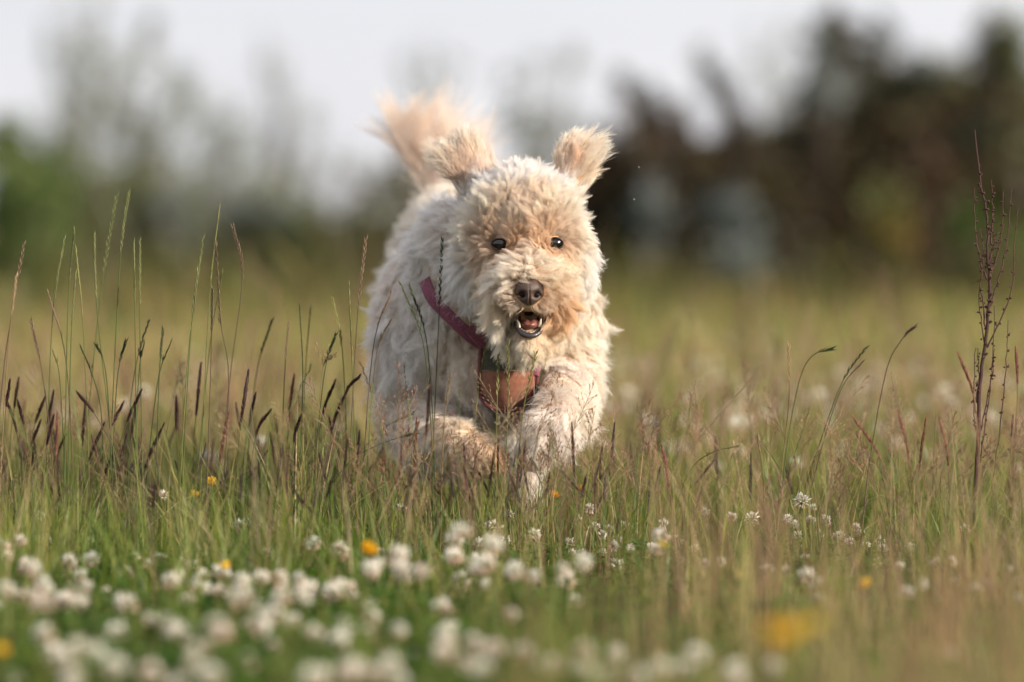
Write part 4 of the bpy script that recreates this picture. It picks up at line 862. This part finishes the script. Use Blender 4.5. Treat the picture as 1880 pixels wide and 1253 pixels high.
GP = A3([at(*g[:3]) for g in GD]); GDir = A3([(g[3][0], -g[3][1], g[3][2]) for g in GD]); GDir /= np.linalg.norm(GDir, axis=1)[:, None]
GL = A3([g[4] for g in GD]); GC = A3([g[5] for g in GD]); GLi = A3([g[6] for g in GD]) * .6; GCu = A3([g[7] for g in GD])
a_, b_, c_ = V[T[:, 0]], V[T[:, 1]], V[T[:, 2]]; area = np.linalg.norm(np.cross(b_ - a_, c_ - a_), axis=1) / 2; cen = (a_ + b_ + c_) / 3
fn = np.cross(b_ - a_, c_ - a_); fn /= np.linalg.norm(fn, axis=1)[:, None] + 1e-12
headw = np.exp(-(np.linalg.norm(cen - A3(at(965, 460, 6.05)), axis=1) / .11) ** 4)
tailw = (cen[:, 1] > 6.93) & (cen[:, 2] > .50)
dens = area * (.50 + 2.2 * headw - .15 * tailw + .0 * headw) * np.where((fn[:, 1] > .5) & (~tailw), .4, 1)
NH = 540000
def sample(n, wts):
    i = R.choice(len(T), n, p=wts / wts.sum()); u, v = R.random(n), R.random(n); f = u + v > 1; u[f], v[f] = 1 - u[f], 1 - v[f]; w_ = 1 - u - v
    P = a_[i] * w_[:, None] + b_[i] * u[:, None] + c_[i] * v[:, None]; N = VN[T[i, 0]] * w_[:, None] + VN[T[i, 1]] * u[:, None] + VN[T[i, 2]] * v[:, None]
    return P, N / np.linalg.norm(N, axis=1)[:, None]
def field(P):
    o = [np.empty((len(P), 3)), np.empty(len(P)), np.empty((len(P), 3)), np.empty(len(P)), np.empty(len(P))]
    for s in range(0, len(P), 20000):
        q = P[s:s + 20000]; d2 = ((q[:, None] - GP[None]) ** 2).sum(-1); w_ = 1 / (d2 + 6e-5) ** 2.2; w_ /= w_.sum(1, keepdims=True)
        o[0][s:s + 20000] = w_ @ GDir; o[1][s:s + 20000] = w_ @ GL; o[2][s:s + 20000] = w_ @ GC; o[3][s:s + 20000] = w_ @ GLi; o[4][s:s + 20000] = w_ @ GCu
    o[0] /= np.linalg.norm(o[0], axis=1)[:, None] + 1e-9; return o
K = 8; TS = np.linspace(0, 1, K)
def grow(P, N, D, L, lift, curl, gr, phase, wob, bend, hw):
    """polyline of each hair; all arrays are per hair"""
    D = D + N * np.clip(.10 - .04 * hw - (D * N).sum(1), 0, 2)[:, None]; D /= np.linalg.norm(D, axis=1)[:, None]
    out = np.empty((len(P), K, 3)); p = P.copy(); out[:, 0] = p
    side = np.cross(D, N); side /= np.linalg.norm(side, axis=1)[:, None] + 1e-9; ver = np.cross(side, D)
    for k in range(1, K):
        t = TS[k]; s = np.clip((1 - lift) * .68 + .27 * hw + t * 1.1, 0, 1)[:, None]
        d = N * (1 - s) + (D + side * (bend * t)[:, None]) * s; d[:, 2] -= gr * t; d /= np.linalg.norm(d, axis=1)[:, None]
        p = p + d * (L / (K - 1))[:, None]; out[:, k] = p
    om = L[:, None] / .022 * 2 * math.pi * TS[None] + phase[:, None]; am = (curl * wob)[:, None] * TS[None] ** .9
    return out + side[:, None] * (np.sin(om) * am)[..., None] + ver[:, None] * (np.cos(om) * am * .7)[..., None]
def swirl(P):
    o = np.zeros((len(P), 3))
    for a_s, (k1, k2, k3, ph) in enumerate([(95, 60, 110, 0), (150, -90, 70, 2), (-70, 120, 160, 4), (230, 60, -190, 1), (-60, 40, 75, 5), (190, -110, 240, 3)]):
        v = np.sin(P[:, 0] * k1 + P[:, 1] * k2 + P[:, 2] * k3 + ph)
        o[:, a_s % 3] += v
    return o
HS = lambda P: np.exp(-(np.linalg.norm(P - A3(at(962, 430, 6.06)), axis=1) / .165) ** 6)
# locks
NC = 14500
cP, cN = sample(NC, area * (.5 + .55 * headw + .1 * tailw) * np.where((fn[:, 1] > .5) & (~tailw), .4, 1)); cD, cL, cC, cLi, cCu = field(cP)
hp = A3(HP); kd = kdtree.KDTree(len(hp)); [kd.insert(q, i) for i, q in enumerate(hp)]; kd.balance()
def shorten(P):
    """fur lies flat under the harness"""
    d = A3([kd.find(q)[2] for q in P]); return np.where(P[:, 1] < 6.10, 1, np.clip((d - .035) / .024, 0, 1))
cS = shorten(cP)
EM = lambda P: 1 / (1 + np.exp(-(P[:, 2] - at(950, 338, 6.12).z) / .006)) * (P[:, 1] < 6.2)
cD = cD + swirl(cP) * ((.26 - .14 * HS(cP)) * (1 - .85 * EM(cP)))[:, None] + R.normal(0, 1, (NC, 3)) * (.16 - .05 * HS(cP))[:, None]; cD /= np.linalg.norm(cD, axis=1)[:, None]
cL = cL * R.uniform(.7, 1.45, NC); cph = R.uniform(0, 6.28, NC)
cB = R.normal(0, .6, NC) * (1 - .55 * HS(cP)) + .8 * swirl(cP * .8 + .3)[:, 1] * (1 - .8 * EM(cP)); cH = HS(cP)
cG = grow(cP, cN, cD, cL, cLi, cCu, .10, cph, .0034 * R.uniform(.3, 1.6, NC), cB, cH)
big = cP + R.normal(0, .004, cP.shape); ct = R.normal(0, 1, NC); cwh = R.normal(0, .05, (NC, 1)) - .12 * (R.random((NC, 1)) < .08) * HS(cP)[:, None]  # a few head locks tinted darker to imitate shadowed strands
kc = kdtree.KDTree(NC); [kc.insert(q, i) for i, q in enumerate(cP)]; kc.balance()
P, N = sample(NH, dens)
ex = np.zeros(len(P), bool)                                     # bare places: nose, mouth, eyes
q2 = A3([pix(q) for q in P])
ex |= ((q2[:, 0] - 972) / 26) ** 2 + ((q2[:, 1] - 538) / 23) ** 2 < 1
ex &= q2[:, 2] < 6.0
ex |= (((q2[:, 0] - 972) / 33) ** 2 + ((q2[:, 1] - 588) / 27) ** 2 < 1) & (q2[:, 2] < 6.08)
for c in EYES: ex |= np.linalg.norm((P - A3(c)) * np.array([.92, 1, 1.25]), axis=1) < .0122
P, N = P[~ex], N[~ex]; n = len(P)
cid = np.array([kc.find(q)[1] for q in P]); D, L, C, Li, Cu = field(P); Sh = cS[cid]
keep = (Sh > .02) | (R.random(n) < .5); P, N, cid, D, L, C, Li, Cu, Sh = [z[keep] for z in (P, N, cid, D, L, C, Li, Cu, Sh)]; n = len(P)
D = (D + swirl(P) * ((.30 - .16 * HS(P)) * (1 - .85 * EM(P)))[:, None]) * .6 + cD[cid] * .4 + R.normal(0, .10, (n, 3)); D /= np.linalg.norm(D, axis=1)[:, None]
LL = L * R.uniform(.6, 1.15, n)
own = grow(P, N, D, LL, Li, Cu, .10, cph[cid] + R.normal(0, .5, n), .0024 * np.ones(n), cB[cid] + R.normal(0, .3, n), HS(P))
lock = cG[cid] + (P - cP[cid])[:, None] * (1 - TS[None, :, None]) * .9
cl = (R.random(n) > .18) * np.clip(R.normal(.55 + .10 * HS(P) + .22 * (P[:, 1] > 6.93) * (P[:, 2] > .5) , .25, n), 0, .95); wq = (TS[None] ** .8) * cl[:, None]
H = own * (1 - wq[..., None]) + lock * wq[..., None]
H = P[:, None] + (H - P[:, None]) * (.16 + .84 * Sh)[:, None, None]
# stray hairs stand off the locks
st = R.random(n) < .05; H[st] = own[st] + R.normal(0, .004, (st.sum(), 1, 3)) * TS[None, :, None] ** 2
# colour: patches, tan roots, pale tips; extra-dark head roots paint in strand shading
C = C * (1 + cwh[cid]) * R.uniform(.88, 1.10, (n, 1))
rootc = C * (np.array([.95, .88, .81]) - HS(P)[:, None] * np.array([.06, .08, .09])); colr = rootc[:, None] * (1 - TS[None, :, None] ** .7) + np.minimum(C * 1.08, .9)[:, None] * TS[None, :, None] ** .7
def curves(name, H, colr, rad, parent, mat):
    n, k = H.shape[:2]; cd = bpy.data.hair_curves.new(name); cd.add_curves([k] * n)
    cd.points.foreach_set('position', H.astype(np.float32).ravel())
    at_ = cd.attributes.get('radius') or cd.attributes.new('radius', 'FLOAT', 'POINT'); at_.data.foreach_set('value', rad.astype(np.float32).ravel())
    a = cd.attributes.new('Col', 'FLOAT_COLOR', 'POINT'); cc = np.ones((n, k, 4), np.float32); cc[..., :3] = colr; a.data.foreach_set('color', cc.ravel())
    cd.materials.append(mat); o = bpy.data.objects.new(name, cd); COL.objects.link(o); o.parent = parent; return o
def hairmat():
    m = bpy.data.materials.new('fur'); m.use_nodes = True; n = m.node_tree; n.nodes.clear()
    a = n.nodes.new('ShaderNodeAttribute'); a.attribute_name = 'Col'
    d = n.nodes.new('ShaderNodeBsdfDiffuse'); t = n.nodes.new('ShaderNodeBsdfTranslucent'); h = n.nodes.new('ShaderNodeBsdfHair'); h.component = 'Reflection'
    h.inputs['RoughnessU'].default_value = .35; h.inputs['RoughnessV'].default_value = .6; h.inputs['Color'].default_value = (.9, .85, .8, 1)
    n.links.new(a.outputs['Color'], d.inputs['Color']); n.links.new(a.outputs['Color'], t.inputs['Color'])
    m1 = n.nodes.new('ShaderNodeMixShader'); m1.inputs[0].default_value = .46; m2 = n.nodes.new('ShaderNodeMixShader'); m2.inputs[0].default_value = .10
    n.links.new(d.outputs[0], m1.inputs[1]); n.links.new(t.outputs[0], m1.inputs[2]); n.links.new(m1.outputs[0], m2.inputs[1]); n.links.new(h.outputs[0], m2.inputs[2])
    o = n.nodes.new('ShaderNodeOutputMaterial'); n.links.new(m2.outputs[0], o.inputs[0]); return m
M_FUR = hairmat()
hd_ = HS(P)
rad = (.00033 - .00013 * hd_)[:, None] * (1 - .85 * TS[None] ** 1.3)
furo = curves('fur', H, colr, rad, dog, M_FUR)
print('hairs', n)
